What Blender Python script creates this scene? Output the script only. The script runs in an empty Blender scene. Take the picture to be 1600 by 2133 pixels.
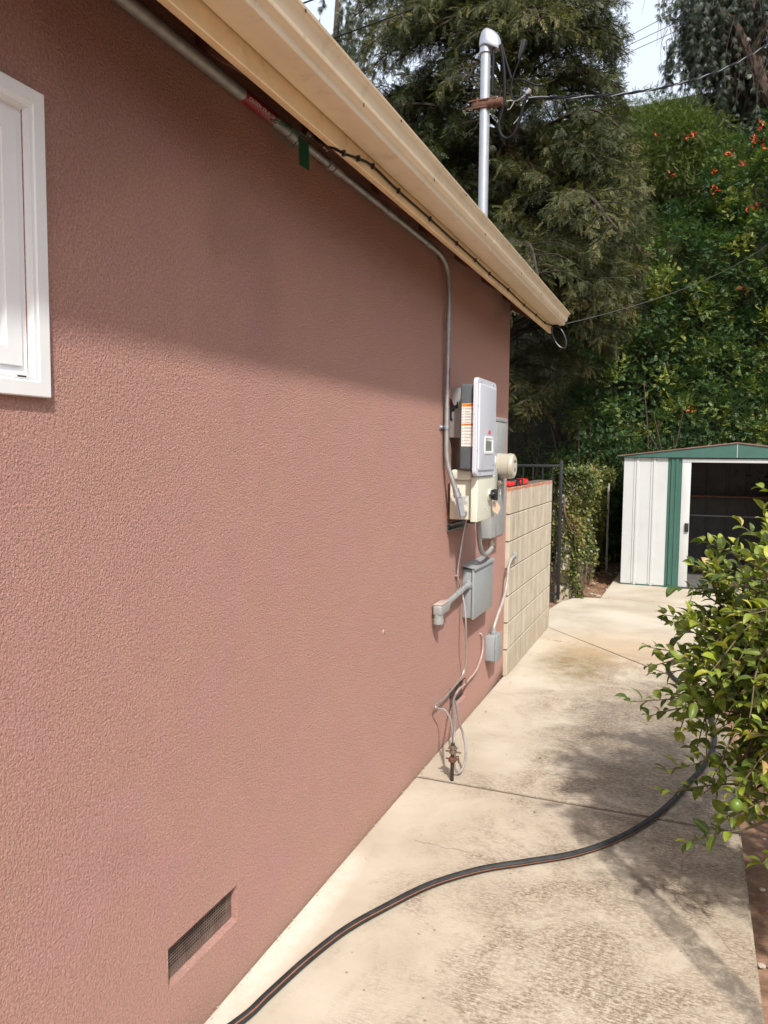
import bpy, bmesh, math, random
import numpy as np
from mathutils import Vector, Matrix
R_ = math.radians
scene = bpy.context.scene
C = scene.collection
random.seed(5)
rng = np.random.default_rng(11)

# ------------------------------------------------------------------ camera
cam_d = bpy.data.cameras.new("camera")
cam = bpy.data.objects.new("camera", cam_d)
C.objects.link(cam)
cam_d.sensor_fit = 'HORIZONTAL'
cam_d.sensor_width = 36.0
cam_d.lens = 36.0 * 1590.0 / 1600.0
cam_d.clip_end = 500
cam_d.clip_start = 0.05
def _n(v): return v / np.linalg.norm(v)
_f = 1590.0
_D = _n(np.array([(1444 - 800) / _f, -(950 - 1066.5) / _f, 1.0]))      # world +Y (along the house wall) seen by the camera
_U = -_n(np.array([(616 - 800) / _f, -(21700 - 1066.5) / _f, 1.0]))
_U = _n(_U - _D * np.dot(_U, _D))
_X = np.cross(_U, _D)
rows = np.array([_X, _D, _U])            # world axes in (right, up, forward)
right, up, fwd = rows[:, 0], rows[:, 1], rows[:, 2]
M = Matrix(((right[0], up[0], -fwd[0], 1.288), (right[1], up[1], -fwd[1], 0.0), (right[2], up[2], -fwd[2], 1.69), (0, 0, 0, 1)))
cam.matrix_world = M
scene.camera = cam

# ------------------------------------------------------------------ light
SX, SY, SZ = 1.0, -1.6, 2.05            # towards the sun
world = bpy.data.worlds.new("World")
scene.world = world
world.use_nodes = True
wn = world.node_tree
bg = wn.nodes.get("Background") or wn.nodes.new("ShaderNodeBackground")
sky = wn.nodes.new("ShaderNodeTexSky")
sky.sky_type = 'NISHITA'
sky.sun_disc = False
sky.sun_elevation = math.atan2(SZ, math.hypot(SX, SY))
sky.sun_rotation = math.atan2(SX, SY)
sky.air_density = 1.0
sky.dust_density = 5.0
sky.ozone_density = 0.6
hz = wn.nodes.new("ShaderNodeMix"); hz.data_type = 'RGBA'     # thin bright overcast haze mixed into the sky
hz.inputs[0].default_value = .62
wn.links.new(sky.outputs[0], hz.inputs[6]); hz.inputs[7].default_value = (6.3, 6.7, 7.3, 1)
wn.links.new(hz.outputs[2], bg.inputs[0])
bg.inputs[1].default_value = 0.145
sun_d = bpy.data.lights.new("sun", 'SUN')
sun_d.energy = 3.5
sun_d.angle = R_(2.2)
sun_d.color = (1.0, 0.95, 0.87)
sun = bpy.data.objects.new("sun", sun_d)
C.objects.link(sun)
sun.rotation_euler = Vector((SX, SY, SZ)).to_track_quat('Z', 'Y').to_euler()
sun.location = (4, -6, 9)
scene.view_settings.view_transform = 'Standard'
scene.view_settings.look = 'None'
scene.view_settings.exposure = 0.52
scene.view_settings.gamma = 1.0
scene.cycles.max_bounces = 6
scene.cycles.diffuse_bounces = 3
scene.cycles.glossy_bounces = 2
scene.cycles.transmission_bounces = 3
scene.cycles.caustics_reflective = False

# ------------------------------------------------------------------ helpers
def tag(o, label=None, cat=None, group=None, kind=None):
    if label: o['label'] = label
    if cat: o['category'] = cat
    if group: o['group'] = group
    if kind: o['kind'] = kind
    return o
def empty(name, loc=(0, 0, 0)):
    o = bpy.data.objects.new(name, None)
    C.objects.link(o)
    o.location = loc
    o.empty_display_size = 0.1
    return o
def link(name, me, parent=None):
    o = bpy.data.objects.new(name, me)
    C.objects.link(o)
    if parent is not None:
        o.parent = parent
        o.matrix_parent_inverse = Matrix.Translation(-world_loc(parent))
    return o
def world_loc(o):
    v = Vector(o.location)
    if o.parent is not None:
        v = world_loc(o.parent) + v + o.matrix_parent_inverse.translation
    return v
def V(*a): return Vector(a)

class MB:
    """collects shapes (world coordinates) that become one mesh object"""
    def __init__(s):
        s.bm = bmesh.new(); s.mi = 0
    def _m(s, fs):
        for f in fs: f.material_index = s.mi
    def box(s, x0, x1, y0, y1, z0, z1, bev=0.0, seg=2):
        b = bmesh.new()
        bmesh.ops.create_cube(b, size=1)
        for v in b.verts:
            v.co = V(x0 + (v.co.x + .5) * (x1 - x0), y0 + (v.co.y + .5) * (y1 - y0), z0 + (v.co.z + .5) * (z1 - z0))
        if bev > 0:
            bmesh.ops.bevel(b, geom=b.edges[:], offset=bev, segments=seg, affect='EDGES', profile=.5)
        return s.merge(b)
    def merge(s, b):
        vm = {}
        for v in b.verts: vm[v] = s.bm.verts.new(v.co)
        for f in b.faces:
            try:
                g = s.bm.faces.new([vm[v] for v in f.verts]); g.material_index = s.mi; g.smooth = f.smooth
            except ValueError: pass
        b.free(); return s
    def prism(s, pts, axis, a0, a1, smooth=False, cap=True):
        """pts 2D polygon; axis 'x','y','z' extrusion"""
        def mk(p, a):
            return V(a, p[0], p[1]) if axis == 'x' else V(p[0], a, p[1]) if axis == 'y' else V(p[0], p[1], a)
        A = [s.bm.verts.new(mk(p, a0)) for p in pts]; B = [s.bm.verts.new(mk(p, a1)) for p in pts]
        n = len(pts)
        for i in range(n):
            f = s.bm.faces.new((A[i], A[(i + 1) % n], B[(i + 1) % n], B[i])); f.material_index = s.mi; f.smooth = smooth
        if cap:
            for L in (A, B[::-1]):
                f = s.bm.faces.new(L); f.material_index = s.mi
        return s
    def tube(s, pts, r, seg=10, caps=True, rr=None, ring=None):
        pts = [Vector(p) for p in pts]; n = len(pts)
        prev = None; rings = []
        for i, p in enumerate(pts):
            t = (pts[min(i + 1, n - 1)] - pts[max(i - 1, 0)]).normalized()
            if prev is None:
                a = Vector((0, 0, 1)) if abs(t.z) < .9 else Vector((1, 0, 0))
                u = t.cross(a).normalized()
            else:
                u = (prev - t * prev.dot(t)).normalized()
            prev = u; w = t.cross(u)
            q = rr[i] if rr else r
            rings.append([s.bm.verts.new(p + (u * math.cos(2 * math.pi * k / seg) + w * math.sin(2 * math.pi * k / seg)) * q) for k in range(seg)])
        for i in range(n - 1):
            for k in range(seg):
                f = s.bm.faces.new((rings[i][k], rings[i][(k + 1) % seg], rings[i + 1][(k + 1) % seg], rings[i + 1][k]))
                f.smooth = True; f.material_index = s.mi
        if caps:
            for L in (rings[0][::-1], rings[-1]):
                f = s.bm.faces.new(L); f.material_index = s.mi
        return s
    def lathe(s, c, d, prof, seg=28):
        """prof list of (dist along d, radius)"""
        c = Vector(c); d = Vector(d).normalized()
        pts = [c + d * a for a, _ in prof]
        a = Vector((0, 0, 1)) if abs(d.z) < .9 else Vector((1, 0, 0))
        u = d.cross(a).normalized(); w = d.cross(u)
        rings = [[s.bm.verts.new(p + (u * math.cos(2 * math.pi * k / seg) + w * math.sin(2 * math.pi * k / seg)) * max(r, 1e-4)) for k in range(seg)] for p, (_, r) in zip(pts, prof)]
        for i in range(len(prof) - 1):
            for k in range(seg):
                f = s.bm.faces.new((rings[i][k], rings[i][(k + 1) % seg], rings[i + 1][(k + 1) % seg], rings[i + 1][k]))
                f.material_index = s.mi; f.smooth = True
        for L in (rings[0][::-1], rings[-1]):
            f = s.bm.faces.new(L); f.material_index = s.mi
        return s
    def quad(s, *p):
        f = s.bm.faces.new([s.bm.verts.new(Vector(q)) for q in p]); f.material_index = s.mi
        return s
    def sphere(s, c, r, sc=(1, 1, 1), sub=2):
        b = bmesh.new(); bmesh.ops.create_icosphere(b, subdivisions=sub, radius=r)
        for v in b.verts: v.co = Vector(c) + Vector((v.co.x * sc[0], v.co.y * sc[1], v.co.z * sc[2]))
        for f in b.faces: f.smooth = True
        return s.merge(b)
    def rot(s, origin, axis, ang):
        bmesh.ops.rotate(s.bm, cent=Vector(origin), matrix=Matrix.Rotation(ang, 3, axis), verts=s.bm.verts[:]); return s
    def split(s, name, mats, parent=None, sharp=35):
        """one object per connected piece"""
        seen = set(); groups = []
        for v in s.bm.verts:
            if v in seen: continue
            st = [v]; seen.add(v); g_ = []
            while st:
                q = st.pop(); g_.append(q)
                for e in q.link_edges:
                    o = e.other_vert(q)
                    if o not in seen: seen.add(o); st.append(o)
            groups.append(g_)
        for g_ in groups:
            m = MB(); vm = {v: m.bm.verts.new(v.co) for v in g_}
            for f in {f for v in g_ for f in v.link_faces}:
                h = m.bm.faces.new([vm[v] for v in f.verts]); h.smooth = f.smooth
            m.build(name, mats, parent, sharp)
        s.bm.free()
    def build(s, name, mats, parent=None, sharp=35, recalc=True):
        if recalc: bmesh.ops.recalc_face_normals(s.bm, faces=s.bm.faces[:])
        me = bpy.data.meshes.new(name); s.bm.to_mesh(me); s.bm.free()
        for m in (mats if isinstance(mats, (list, tuple)) else [mats]): me.materials.append(m)
        try: me.set_sharp_from_angle(angle=R_(sharp))
        except Exception: pass
        return link(name, me, parent)

def spline(pts, n=8):
    P = [Vector(p) for p in pts]; P = [P[0] * 2 - P[1]] + P + [P[-1] * 2 - P[-2]]
    out = []
    for i in range(1, len(P) - 2):
        for k in range(n):
            t = k / n
            a, b, c, d = P[i - 1], P[i], P[i + 1], P[i + 2]
            out.append(.5 * ((2 * b) + (c - a) * t + (2 * a - 5 * b + 4 * c - d) * t * t + (3 * b - a - 3 * c + d) * t ** 3))
    out.append(P[-2]); return out

# ------------------------------------------------------------------ materials
def nt(m): return m.node_tree.nodes, m.node_tree.links
def mat(name, col, rough=.6, metal=0., var=.0, vscale=6., bump=0., bscale=60., spec=.5, col2=None, detail=6, coat=0):
    m = bpy.data.materials.new(name); m.use_nodes = True
    N, L = nt(m); p = N["Principled BSDF"]
    p.inputs['Roughness'].default_value = rough; p.inputs['Metallic'].default_value = metal
    p.inputs['Specular IOR Level'].default_value = spec
    p.inputs['Coat Weight'].default_value = coat
    p.inputs['Base Color'].default_value = (*col, 1)
    if var > 0 or col2 or bump > 0:
        tc = N.new('ShaderNodeTexCoord')
    if var > 0 or col2:
        nz = N.new('ShaderNodeTexNoise'); nz.inputs['Scale'].default_value = vscale; nz.inputs['Detail'].default_value = detail; nz.inputs['Roughness'].default_value = .65
        L.new(tc.outputs['Object'], nz.inputs['Vector'])
        rp = N.new('ShaderNodeValToRGB'); rp.color_ramp.elements[0].position = .3; rp.color_ramp.elements[1].position = .7
        c2 = col2 or tuple(min(1, c * (1 + var)) for c in col); c1 = tuple(c * (1 - var) for c in col)
        rp.color_ramp.elements[0].color = (*c1, 1); rp.color_ramp.elements[1].color = (*c2, 1)
        L.new(nz.outputs['Fac'], rp.inputs[0]); L.new(rp.outputs[0], p.inputs['Base Color'])
    if bump > 0:
        nb = N.new('ShaderNodeTexNoise'); nb.inputs['Scale'].default_value = bscale; nb.inputs['Detail'].default_value = 4
        L.new(tc.outputs['Object'], nb.inputs['Vector'])
        b = N.new('ShaderNodeBump'); b.inputs['Strength'].default_value = 1; b.inputs['Distance'].default_value = bump
        L.new(nb.outputs['Fac'], b.inputs['Height']); L.new(b.outputs[0], p.inputs['Normal'])
    return m
def math_node(N, op, a=None, b=None, clamp=False):
    n = N.new('ShaderNodeMath'); n.operation = op; n.use_clamp = clamp
    if isinstance(a, (int, float)): n.inputs[0].default_value = a
    if isinstance(b, (int, float)): n.inputs[1].default_value = b
    return n
def noise(N, L, vec, scale, detail=4, rough=.6, dist=0):
    n = N.new('ShaderNodeTexNoise'); n.inputs['Scale'].default_value = scale; n.inputs['Detail'].default_value = detail
    n.inputs['Roughness'].default_value = rough; n.inputs['Distortion'].default_value = dist
    L.new(vec, n.inputs['Vector']); return n.outputs['Fac']
def ramp(N, L, fac, stops):
    r = N.new('ShaderNodeValToRGB'); e = r.color_ramp.elements
    while len(e) < len(stops): e.new(.5)
    for k, (p, c) in enumerate(stops):
        e[k].position = p; e[k].color = (*c, 1) if len(c) == 3 else c
    L.new(fac, r.inputs[0]); return r.outputs[0]
def g(v): return (v, v, v)
def mixc(N, L, fac, a, b, mode='MIX'):
    m = N.new('ShaderNodeMix'); m.data_type = 'RGBA'; m.blend_type = mode
    if isinstance(fac, (int, float)): m.inputs[0].default_value = fac
    else: L.new(fac, m.inputs[0])
    for s, q in ((6, a), (7, b)):
        if isinstance(q, tuple): m.inputs[s].default_value = (*q, 1)
        else: L.new(q, m.inputs[s])
    return m.outputs[2]
def mapping(N, L, vec, scale=(1, 1, 1), rot=(0, 0, 0), loc=(0, 0, 0)):
    m = N.new('ShaderNodeMapping'); m.inputs['Scale'].default_value = scale; m.inputs['Rotation'].default_value = rot; m.inputs['Location'].default_value = loc
    L.new(vec, m.inputs['Vector']); return m.outputs[0]
def mm(N, L, op, a, b=None, clamp=False):
    n = N.new('ShaderNodeMath'); n.operation = op; n.use_clamp = clamp
    for k, q in ((0, a), (1, b)):
        if q is None: continue
        if isinstance(q, (int, float)): n.inputs[k].default_value = q
        else: L.new(q, n.inputs[k])
    return n.outputs[0]

def stucco_material(name, dark=1.0):
    m = bpy.data.materials.new(name); m.use_nodes = True
    N, L = nt(m); p = N["Principled BSDF"]; p.inputs['Roughness'].default_value = .85; p.inputs['Specular IOR Level'].default_value = .25
    tc = N.new('ShaderNodeTexCoord').outputs['Object']
    big = noise(N, L, tc, 2.3, 4, .55, .6)
    c = ramp(N, L, big, [(.36, (.500 * dark, .284 * dark, .246 * dark)), (.52, (.500 * dark, .290 * dark, .238 * dark)), (.66, (.505 * dark, .284 * dark, .252 * dark))])
    fine = noise(N, L, tc, 150, 3, .6)
    c = mixc(N, L, .30, c, ramp(N, L, fine, [(.35, g(.25)), (.65, g(.8))]), 'OVERLAY')
    sp_ = N.new('ShaderNodeSeparateXYZ'); L.new(tc, sp_.inputs[0])
    low = mm(N, L, 'MULTIPLY', mm(N, L, 'SUBTRACT', .09, sp_.outputs[2]), 9.0, True)      # splash dirt along the base
    c = mixc(N, L, mm(N, L, 'MULTIPLY', low, mm(N, L, 'MULTIPLY', noise(N, L, tc, 26, 5, .75), .9)), c, (.33, .23, .16))
    L.new(c, p.inputs['Base Color'])
    # bump: dash grain, smoothed in swirling trowel passes
    wv = noise(N, L, tc, 2.2, 2, .5, .4)
    warp = N.new('ShaderNodeVectorMath'); warp.operation = 'SCALE'
    nzc = N.new('ShaderNodeTexNoise'); nzc.inputs['Scale'].default_value = 2.6; nzc.inputs['Detail'].default_value = 1; L.new(tc, nzc.inputs['Vector'])
    L.new(nzc.outputs['Color'], warp.inputs[0]); warp.inputs['Scale'].default_value = .02
    add = N.new('ShaderNodeVectorMath'); L.new(tc, add.inputs[0]); L.new(warp.outputs[0], add.inputs[1])
    mp = mapping(N, L, add.outputs[0], (110, 110, 34), (R_(35), 0, 0))
    swirl = noise(N, L, mp, 1.6, 4, .65)
    swirl2 = noise(N, L, mapping(N, L, tc, (110, 110, 30), (R_(-28), 0, 0)), 1.6, 4, .65)
    sel = ramp(N, L, noise(N, L, tc, 1.7, 2, .5), [(.46, g(0)), (.54, g(1))])
    swm = N.new('ShaderNodeMix'); L.new(sel, swm.inputs[0]); L.new(swirl, swm.inputs[2]); L.new(swirl2, swm.inputs[3]); swirl = swm.outputs[0]
    vor = N.new('ShaderNodeTexVoronoi'); vor.feature = 'SMOOTH_F1'; vor.inputs['Scale'].default_value = 210; L.new(tc, vor.inputs['Vector'])
    grain = noise(N, L, tc, 170, 5, .7, .3)
    h1 = mm(N, L, 'MULTIPLY', grain, 1.0)
    h1 = mm(N, L, 'SUBTRACT', h1, mm(N, L, 'MULTIPLY', vor.outputs['Distance'], .45))
    h1 = mm(N, L, 'SUBTRACT', h1, .30)     # centred, so that a change of amount makes no slope
    # roughness amount: coarse upper left, smoother to the right and below
    sep = N.new('ShaderNodeSeparateXYZ'); L.new(tc, sep.inputs[0])
    amt = mm(N, L, 'ADD', mm(N, L, 'MULTIPLY', wv, 1.5), -.30)
    dist = mm(N, L, 'MULTIPLY', mm(N, L, 'SUBTRACT', sep.outputs[1], 1.0), -.16)
    hz = mm(N, L, 'MULTIPLY', mm(N, L, 'SUBTRACT', sep.outputs[2], 1.3), .22)
    amt = mm(N, L, 'ADD', amt, mm(N, L, 'ADD', dist, hz))
    amt = mm(N, L, 'MAXIMUM', mm(N, L, 'MINIMUM', amt, .92), .52)
    h = mm(N, L, 'MULTIPLY', h1, amt)
    h = mm(N, L, 'ADD', h, mm(N, L, 'MULTIPLY', swirl, .45))
    blob = noise(N, L, tc, 9, 3, .5)
    h = mm(N, L, 'ADD', h, mm(N, L, 'MULTIPLY', blob, .12))
    b = N.new('ShaderNodeBump'); b.inputs['Distance'].default_value = .0165; b.inputs['Strength'].default_value = 1.0
    L.new(h, b.inputs['Height']); L.new(b.outputs[0], p.inputs['Normal'])
    return m

def concrete_material():
    m = bpy.data.materials.new("broomed concrete"); m.use_nodes = True
    N, L = nt(m); p = N["Principled BSDF"]; p.inputs['Roughness'].default_value = .88; p.inputs['Specular IOR Level'].default_value = .25
    tc = N.new('ShaderNodeTexCoord').outputs['Object']
    sep = N.new('ShaderNodeSeparateXYZ'); L.new(tc, sep.inputs[0]); X, Y = sep.outputs[0], sep.outputs[1]
    base = ramp(N, L, noise(N, L, tc, 1.4, 5, .6, .3), [(.3, (.36, .305, .235)), (.5, (.445, .39, .312)), (.7, (.53, .475, .395))])
    # weathered, sandy surface away from the wall: fine speckle
    spk = ramp(N, L, noise(N, L, mapping(N, L, tc, (58, 80, 1), (0, 0, R_(6))), 1.0, 5, .85), [(.44, g(0)), (.56, g(1))])
    streak = ramp(N, L, noise(N, L, mapping(N, L, tc, (26, 150, 1), (0, 0, R_(6))), 1.0, 4, .7), [(.44, g(0)), (.58, g(1))])
    wear = mm(N, L, 'ADD', mm(N, L, 'MULTIPLY', X, .95), mm(N, L, 'MULTIPLY', noise(N, L, tc, 2.2, 5, .65, .8), 1.6))
    wear = mm(N, L, 'SUBTRACT', wear, 1.02, True)
    far = mm(N, L, 'SUBTRACT', 1.0, mm(N, L, 'MULTIPLY', mm(N, L, 'SUBTRACT', Y, 6.2), .8, True), True)
    wear = mm(N, L, 'MULTIPLY', mm(N, L, 'MULTIPLY', wear, 2.6, True), far, True)
    sp2 = mm(N, L, 'MULTIPLY', mm(N, L, 'ADD', mm(N, L, 'MULTIPLY', spk, .75), mm(N, L, 'MULTIPLY', streak, .55), True), mm(N, L, 'ADD', mm(N, L, 'MULTIPLY', noise(N, L, tc, 3.1, 6, .72, .6), 4.2), -1.35, True), True)
    base = mixc(N, L, mm(N, L, 'MULTIPLY', wear, .6), base, (.50, .44, .355))
    c = mixc(N, L, mm(N, L, 'MULTIPLY', mm(N, L, 'MULTIPLY', sp2, wear), .95), base, (.19, .14, .095))
    # dark blotches, strongest under and beside the citrus
    def blob(cx, cy, rx, ry, ang=0.):
        ca, sa = math.cos(ang), math.sin(ang)
        dx = mm(N, L, 'SUBTRACT', X, cx); dy = mm(N, L, 'SUBTRACT', Y, cy)
        u = mm(N, L, 'DIVIDE', mm(N, L, 'ADD', mm(N, L, 'MULTIPLY', dx, ca), mm(N, L, 'MULTIPLY', dy, sa)), rx)
        v = mm(N, L, 'DIVIDE', mm(N, L, 'SUBTRACT', mm(N, L, 'MULTIPLY', dy, ca), mm(N, L, 'MULTIPLY', dx, sa)), ry)
        r2 = mm(N, L, 'ADD', mm(N, L, 'MULTIPLY', u, u), mm(N, L, 'MULTIPLY', v, v))
        return mm(N, L, 'SUBTRACT', 1.0, r2, True)
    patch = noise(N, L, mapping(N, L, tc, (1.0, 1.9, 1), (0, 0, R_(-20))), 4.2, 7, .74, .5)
    blot = mm(N, L, 'MAXIMUM', blob(1.25, 4.7, .95, 1.75, R_(0)), mm(N, L, 'MULTIPLY', blob(1.2, 3.3, .8, .8), .55))
    blot = mm(N, L, 'ADD', mm(N, L, 'MULTIPLY', blot, .50), mm(N, L, 'SUBTRACT', patch, .70))
    blot = mm(N, L, 'MULTIPLY', blot, 5.0, True)
    blot = mm(N, L, 'MULTIPLY', blot, mm(N, L, 'ADD', mm(N, L, 'MULTIPLY', noise(N, L, mapping(N, L, tc, (30, 75, 1), (0, 0, R_(-14))), 1.0, 6, .8), 3.4), -1.15, True))
    c = mixc(N, L, mm(N, L, 'MULTIPLY', blot, .9), c, (.105, .085, .066))
    # broken dark band, running to the slab corner
    
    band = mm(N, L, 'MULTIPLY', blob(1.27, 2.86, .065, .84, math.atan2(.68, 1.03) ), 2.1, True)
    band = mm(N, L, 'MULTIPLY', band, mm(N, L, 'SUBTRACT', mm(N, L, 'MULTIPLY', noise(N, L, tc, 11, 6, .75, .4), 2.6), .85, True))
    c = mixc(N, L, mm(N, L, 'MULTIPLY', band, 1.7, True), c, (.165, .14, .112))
    # algae under the drip by the block wall
    alg = mm(N, L, 'MULTIPLY', blob(.46, 6.25, .36, .75), mm(N, L, 'ADD', mm(N, L, 'MULTIPLY', noise(N, L, tc, 6, 7, .75), 1.9), -.55))
    c = mixc(N, L, mm(N, L, 'MULTIPLY', alg, 1.5, True), c, (.17, .125, .045))
    ora = mm(N, L, 'MULTIPLY', blob(.75, 6.9, .8, .8), mm(N, L, 'MULTIPLY', noise(N, L, tc, 4, 5, .65), .55))
    c = mixc(N, L, ora, c, (.46, .27, .12))
    # white overspray along the wall
    w = mm(N, L, 'MULTIPLY', blob(.03, 2.25, .10, .75), mm(N, L, 'ADD', noise(N, L, tc, 14, 5, .7), -.05))
    c = mixc(N, L, mm(N, L, 'MULTIPLY', w, 1.3, True), c, (.72, .66, .58))
    cr = N.new('ShaderNodeTexVoronoi'); cr.feature = 'DISTANCE_TO_EDGE'; cr.inputs['Scale'].default_value = .55
    wpn = N.new('ShaderNodeTexNoise'); wpn.inputs['Scale'].default_value = 5; wpn.inputs['Detail'].default_value = 5; L.new(tc, wpn.inputs['Vector'])
    wadd = N.new('ShaderNodeVectorMath'); wadd.operation = 'MULTIPLY_ADD'; L.new(wpn.outputs['Color'], wadd.inputs[0]); wadd.inputs[1].default_value = (.22, .22, 0); L.new(tc, wadd.inputs[2]); L.new(wadd.outputs[0], cr.inputs['Vector'])
    crk = mm(N, L, 'MULTIPLY', mm(N, L, 'LESS_THAN', cr.outputs['Distance'], .0016), mm(N, L, 'GREATER_THAN', noise(N, L, tc, .9, 2, .5), .54))
    c = mixc(N, L, mm(N, L, 'MULTIPLY', crk, .55), c, (.16, .12, .09))
    # small dark specks
    v = N.new('ShaderNodeTexVoronoi'); v.inputs['Scale'].default_value = 11; v.inputs['Randomness'].default_value = 1; L.new(tc, v.inputs['Vector'])
    dots = mm(N, L, 'LESS_THAN', v.outputs['Distance'], .055)
    c = mixc(N, L, mm(N, L, 'MULTIPLY', dots, .6), c, (.12, .07, .04))
    L.new(c, p.inputs['Base Color'])
    hh = mm(N, L, 'ADD', mm(N, L, 'MULTIPLY', noise(N, L, tc, 160, 3, .7), 1.0), mm(N, L, 'MULTIPLY', noise(N, L, mapping(N, L, tc, (12, 210, 1), (0, 0, R_(6))), 1.0, 3, .6), 1.0))
    hh = mm(N, L, 'MULTIPLY', hh, mm(N, L, 'ADD', mm(N, L, 'MULTIPLY', wear, .8), .3))
    b = N.new('ShaderNodeBump'); b.inputs['Distance'].default_value = .0022; b.inputs['Strength'].default_value = .8
    L.new(hh, b.inputs['Height']); L.new(b.outputs[0], p.inputs['Normal'])
    return m

def block_material():
    m = bpy.data.materials.new("painted block"); m.use_nodes = True
    N, L = nt(m); p = N["Principled BSDF"]; p.inputs['Roughness'].default_value = .9; p.inputs['Specular IOR Level'].default_value = .2
    tc = N.new('ShaderNodeTexCoord').outputs['Object']
    sep = N.new('ShaderNodeSeparateXYZ'); L.new(tc, sep.inputs[0])
    c = ramp(N, L, noise(N, L, tc, 5, 6, .65), [(.3, (.44, .385, .30)), (.7, (.56, .50, .41))])
    drip = ramp(N, L, noise(N, L, mapping(N, L, tc, (1, 8, 1.3)), 1.0, 6, .7, .3), [(.54, g(0)), (.76, g(1))])
    hi = mm(N, L, 'MULTIPLY', mm(N, L, 'SUBTRACT', sep.outputs[2], .35), .9, True)
    c = mixc(N, L, mm(N, L, 'MULTIPLY', mm(N, L, 'MULTIPLY', drip, hi), .6), c, (.15, .125, .09))
    low = mm(N, L, 'MULTIPLY', mm(N, L, 'SUBTRACT', .30, sep.outputs[2]), 2.2, True)
    c = mixc(N, L, mm(N, L, 'MULTIPLY', low, noise(N, L, tc, 22, 5, .7)), c, (.30, .225, .13))
    capn = mm(N, L, 'ADD', sep.outputs[2], mm(N, L, 'MULTIPLY', noise(N, L, tc, 30, 4, .7), .05))
    cap = mm(N, L, 'GREATER_THAN', capn, 1.442)
    wear = mm(N, L, 'GREATER_THAN', noise(N, L, tc, 18, 5, .7), .40)
    c = mixc(N, L, mm(N, L, 'MULTIPLY', cap, mm(N, L, 'MULTIPLY', wear, .9)), c, (.44, .17, .105))
    L.new(c, p.inputs['Base Color'])
    b = N.new('ShaderNodeBump'); b.inputs['Distance'].default_value = .003; b.inputs['Strength'].default_value = .8
    L.new(noise(N, L, tc, 120, 4, .7), b.inputs['Height']); L.new(b.outputs[0], p.inputs['Normal'])
    return m

def leaf_material(name, stops, rough=.45, trans=.25, spec=.4, veins=False):
    """stops: colours over the per-leaf random value 'tone'"""
    m = bpy.data.materials.new(name); m.use_nodes = True
    N, L = nt(m); p = N["Principled BSDF"]; out = N["Material Output"]
    a = N.new('ShaderNodeAttribute'); a.attribute_name = 'tone'
    c = ramp(N, L, a.outputs['Fac'], stops)
    if veins:
        uv = N.new('ShaderNodeAttribute'); uv.attribute_name = 'across'
        e = mm(N, L, 'LESS_THAN', mm(N, L, 'ABSOLUTE', uv.outputs['Fac']), .09)
        c = mixc(N, L, mm(N, L, 'MULTIPLY', e, .35), c, (.30, .36, .08))
        tc = N.new('ShaderNodeTexCoord').outputs['Object']
        c = mixc(N, L, .35, c, ramp(N, L, noise(N, L, tc, 55, 4, .7), [(.3, g(.3)), (.7, g(.75))]), 'OVERLAY')
    L.new(c, p.inputs['Base Color'])
    p.inputs['Roughness'].default_value = rough; p.inputs['Specular IOR Level'].default_value = spec
    t = N.new('ShaderNodeBsdfTranslucent')
    ct = mixc(N, L, 1.0, c, (1.0, 1.25, .45), 'MULTIPLY'); L.new(ct, t.inputs['Color'])
    ms = N.new('ShaderNodeMixShader'); ms.inputs[0].default_value = trans
    L.new(p.outputs[0], ms.inputs[1]); L.new(t.outputs[0], ms.inputs[2]); L.new(ms.outputs[0], out.inputs['Surface'])
    return m

STUCCO = stucco_material("rose stucco")
EAVE = mat("dark brown eave paint", (.085, .035, .030), .7, var=.3, vscale=9, bump=.001, bscale=60)
RAFTER = mat("brown rafter paint", (.17, .075, .055), .65, var=.25, vscale=12)
CREAM = mat("cream gutter enamel", (.80, .68, .50), .30, var=.04, vscale=3, col2=(.84, .73, .55), coat=.15)
FASC = mat("cream fascia paint", (.80, .62, .38), .5, var=.12, vscale=7, bump=.0008, bscale=40)
ROOFM = mat("roof shingle", (.16, .12, .10), .9, var=.4, vscale=30, bump=.004, bscale=80)
WHITE = mat("white vinyl", (.78, .80, .82), .35, var=.03, vscale=10)
GLASS = mat("window glass", (.03, .035, .04), .05, spec=.8)
DARK = mat("dark cavity", (.02, .015, .012), .9)
GALV = mat("galvanised steel", (.42, .44, .47), .42, .75, var=.22, vscale=22, bump=.0004, bscale=40)
GALVB = mat("bright galvanised mast", (.37, .40, .44), .45, .45, var=.10, vscale=14)
ALU = mat("cast aluminium", (.42, .43, .47), .35, .7, var=.1, vscale=18)
EMT = mat("dull conduit steel", (.34, .345, .34), .5, .55, var=.2, vscale=25)
GREYB = mat("grey enamel box", (.275, .30, .315), .45, var=.06, vscale=9)
GREYP = mat("pale grey panel enamel", (.34, .355, .36), .5, var=.10, vscale=12)
PVC = mat("grey plastic conduit", (.29, .295, .29), .45, var=.1, vscale=10)
SILV = mat("brushed sheet metal", (.46, .45, .46), .42, .6, var=.08, vscale=25)
INVW = mat("inverter white", (.56, .585, .66), .4, var=.02, vscale=5)
INVD = mat("inverter dark grey", (.085, .10, .112), .55, var=.08, vscale=20)
BONE = mat("bone plastic", (.66, .665, .56), .4, var=.04, vscale=8)
LCD = mat("display glass", (.22, .24, .205), .15)
BLACK = mat("black plastic", (.012, .012, .013), .4)
ORANGE = mat("orange label", (.80, .22, .03), .5)
LABEL = mat("white label", (.72, .71, .68), .5)
INK = mat("label ink", (.16, .155, .15), .6)
REDL = mat("red label", (.26, .012, .025), .45)
REDP = mat("red tool plastic", (.78, .02, .025), .35)
RUST = mat("rusty steel", (.12, .055, .036), .85, .2, var=.4, vscale=40, bump=.001, bscale=120)
RODM = mat("dark iron rod", (.045, .032, .028), .7, .4, var=.4, vscale=60)
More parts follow.
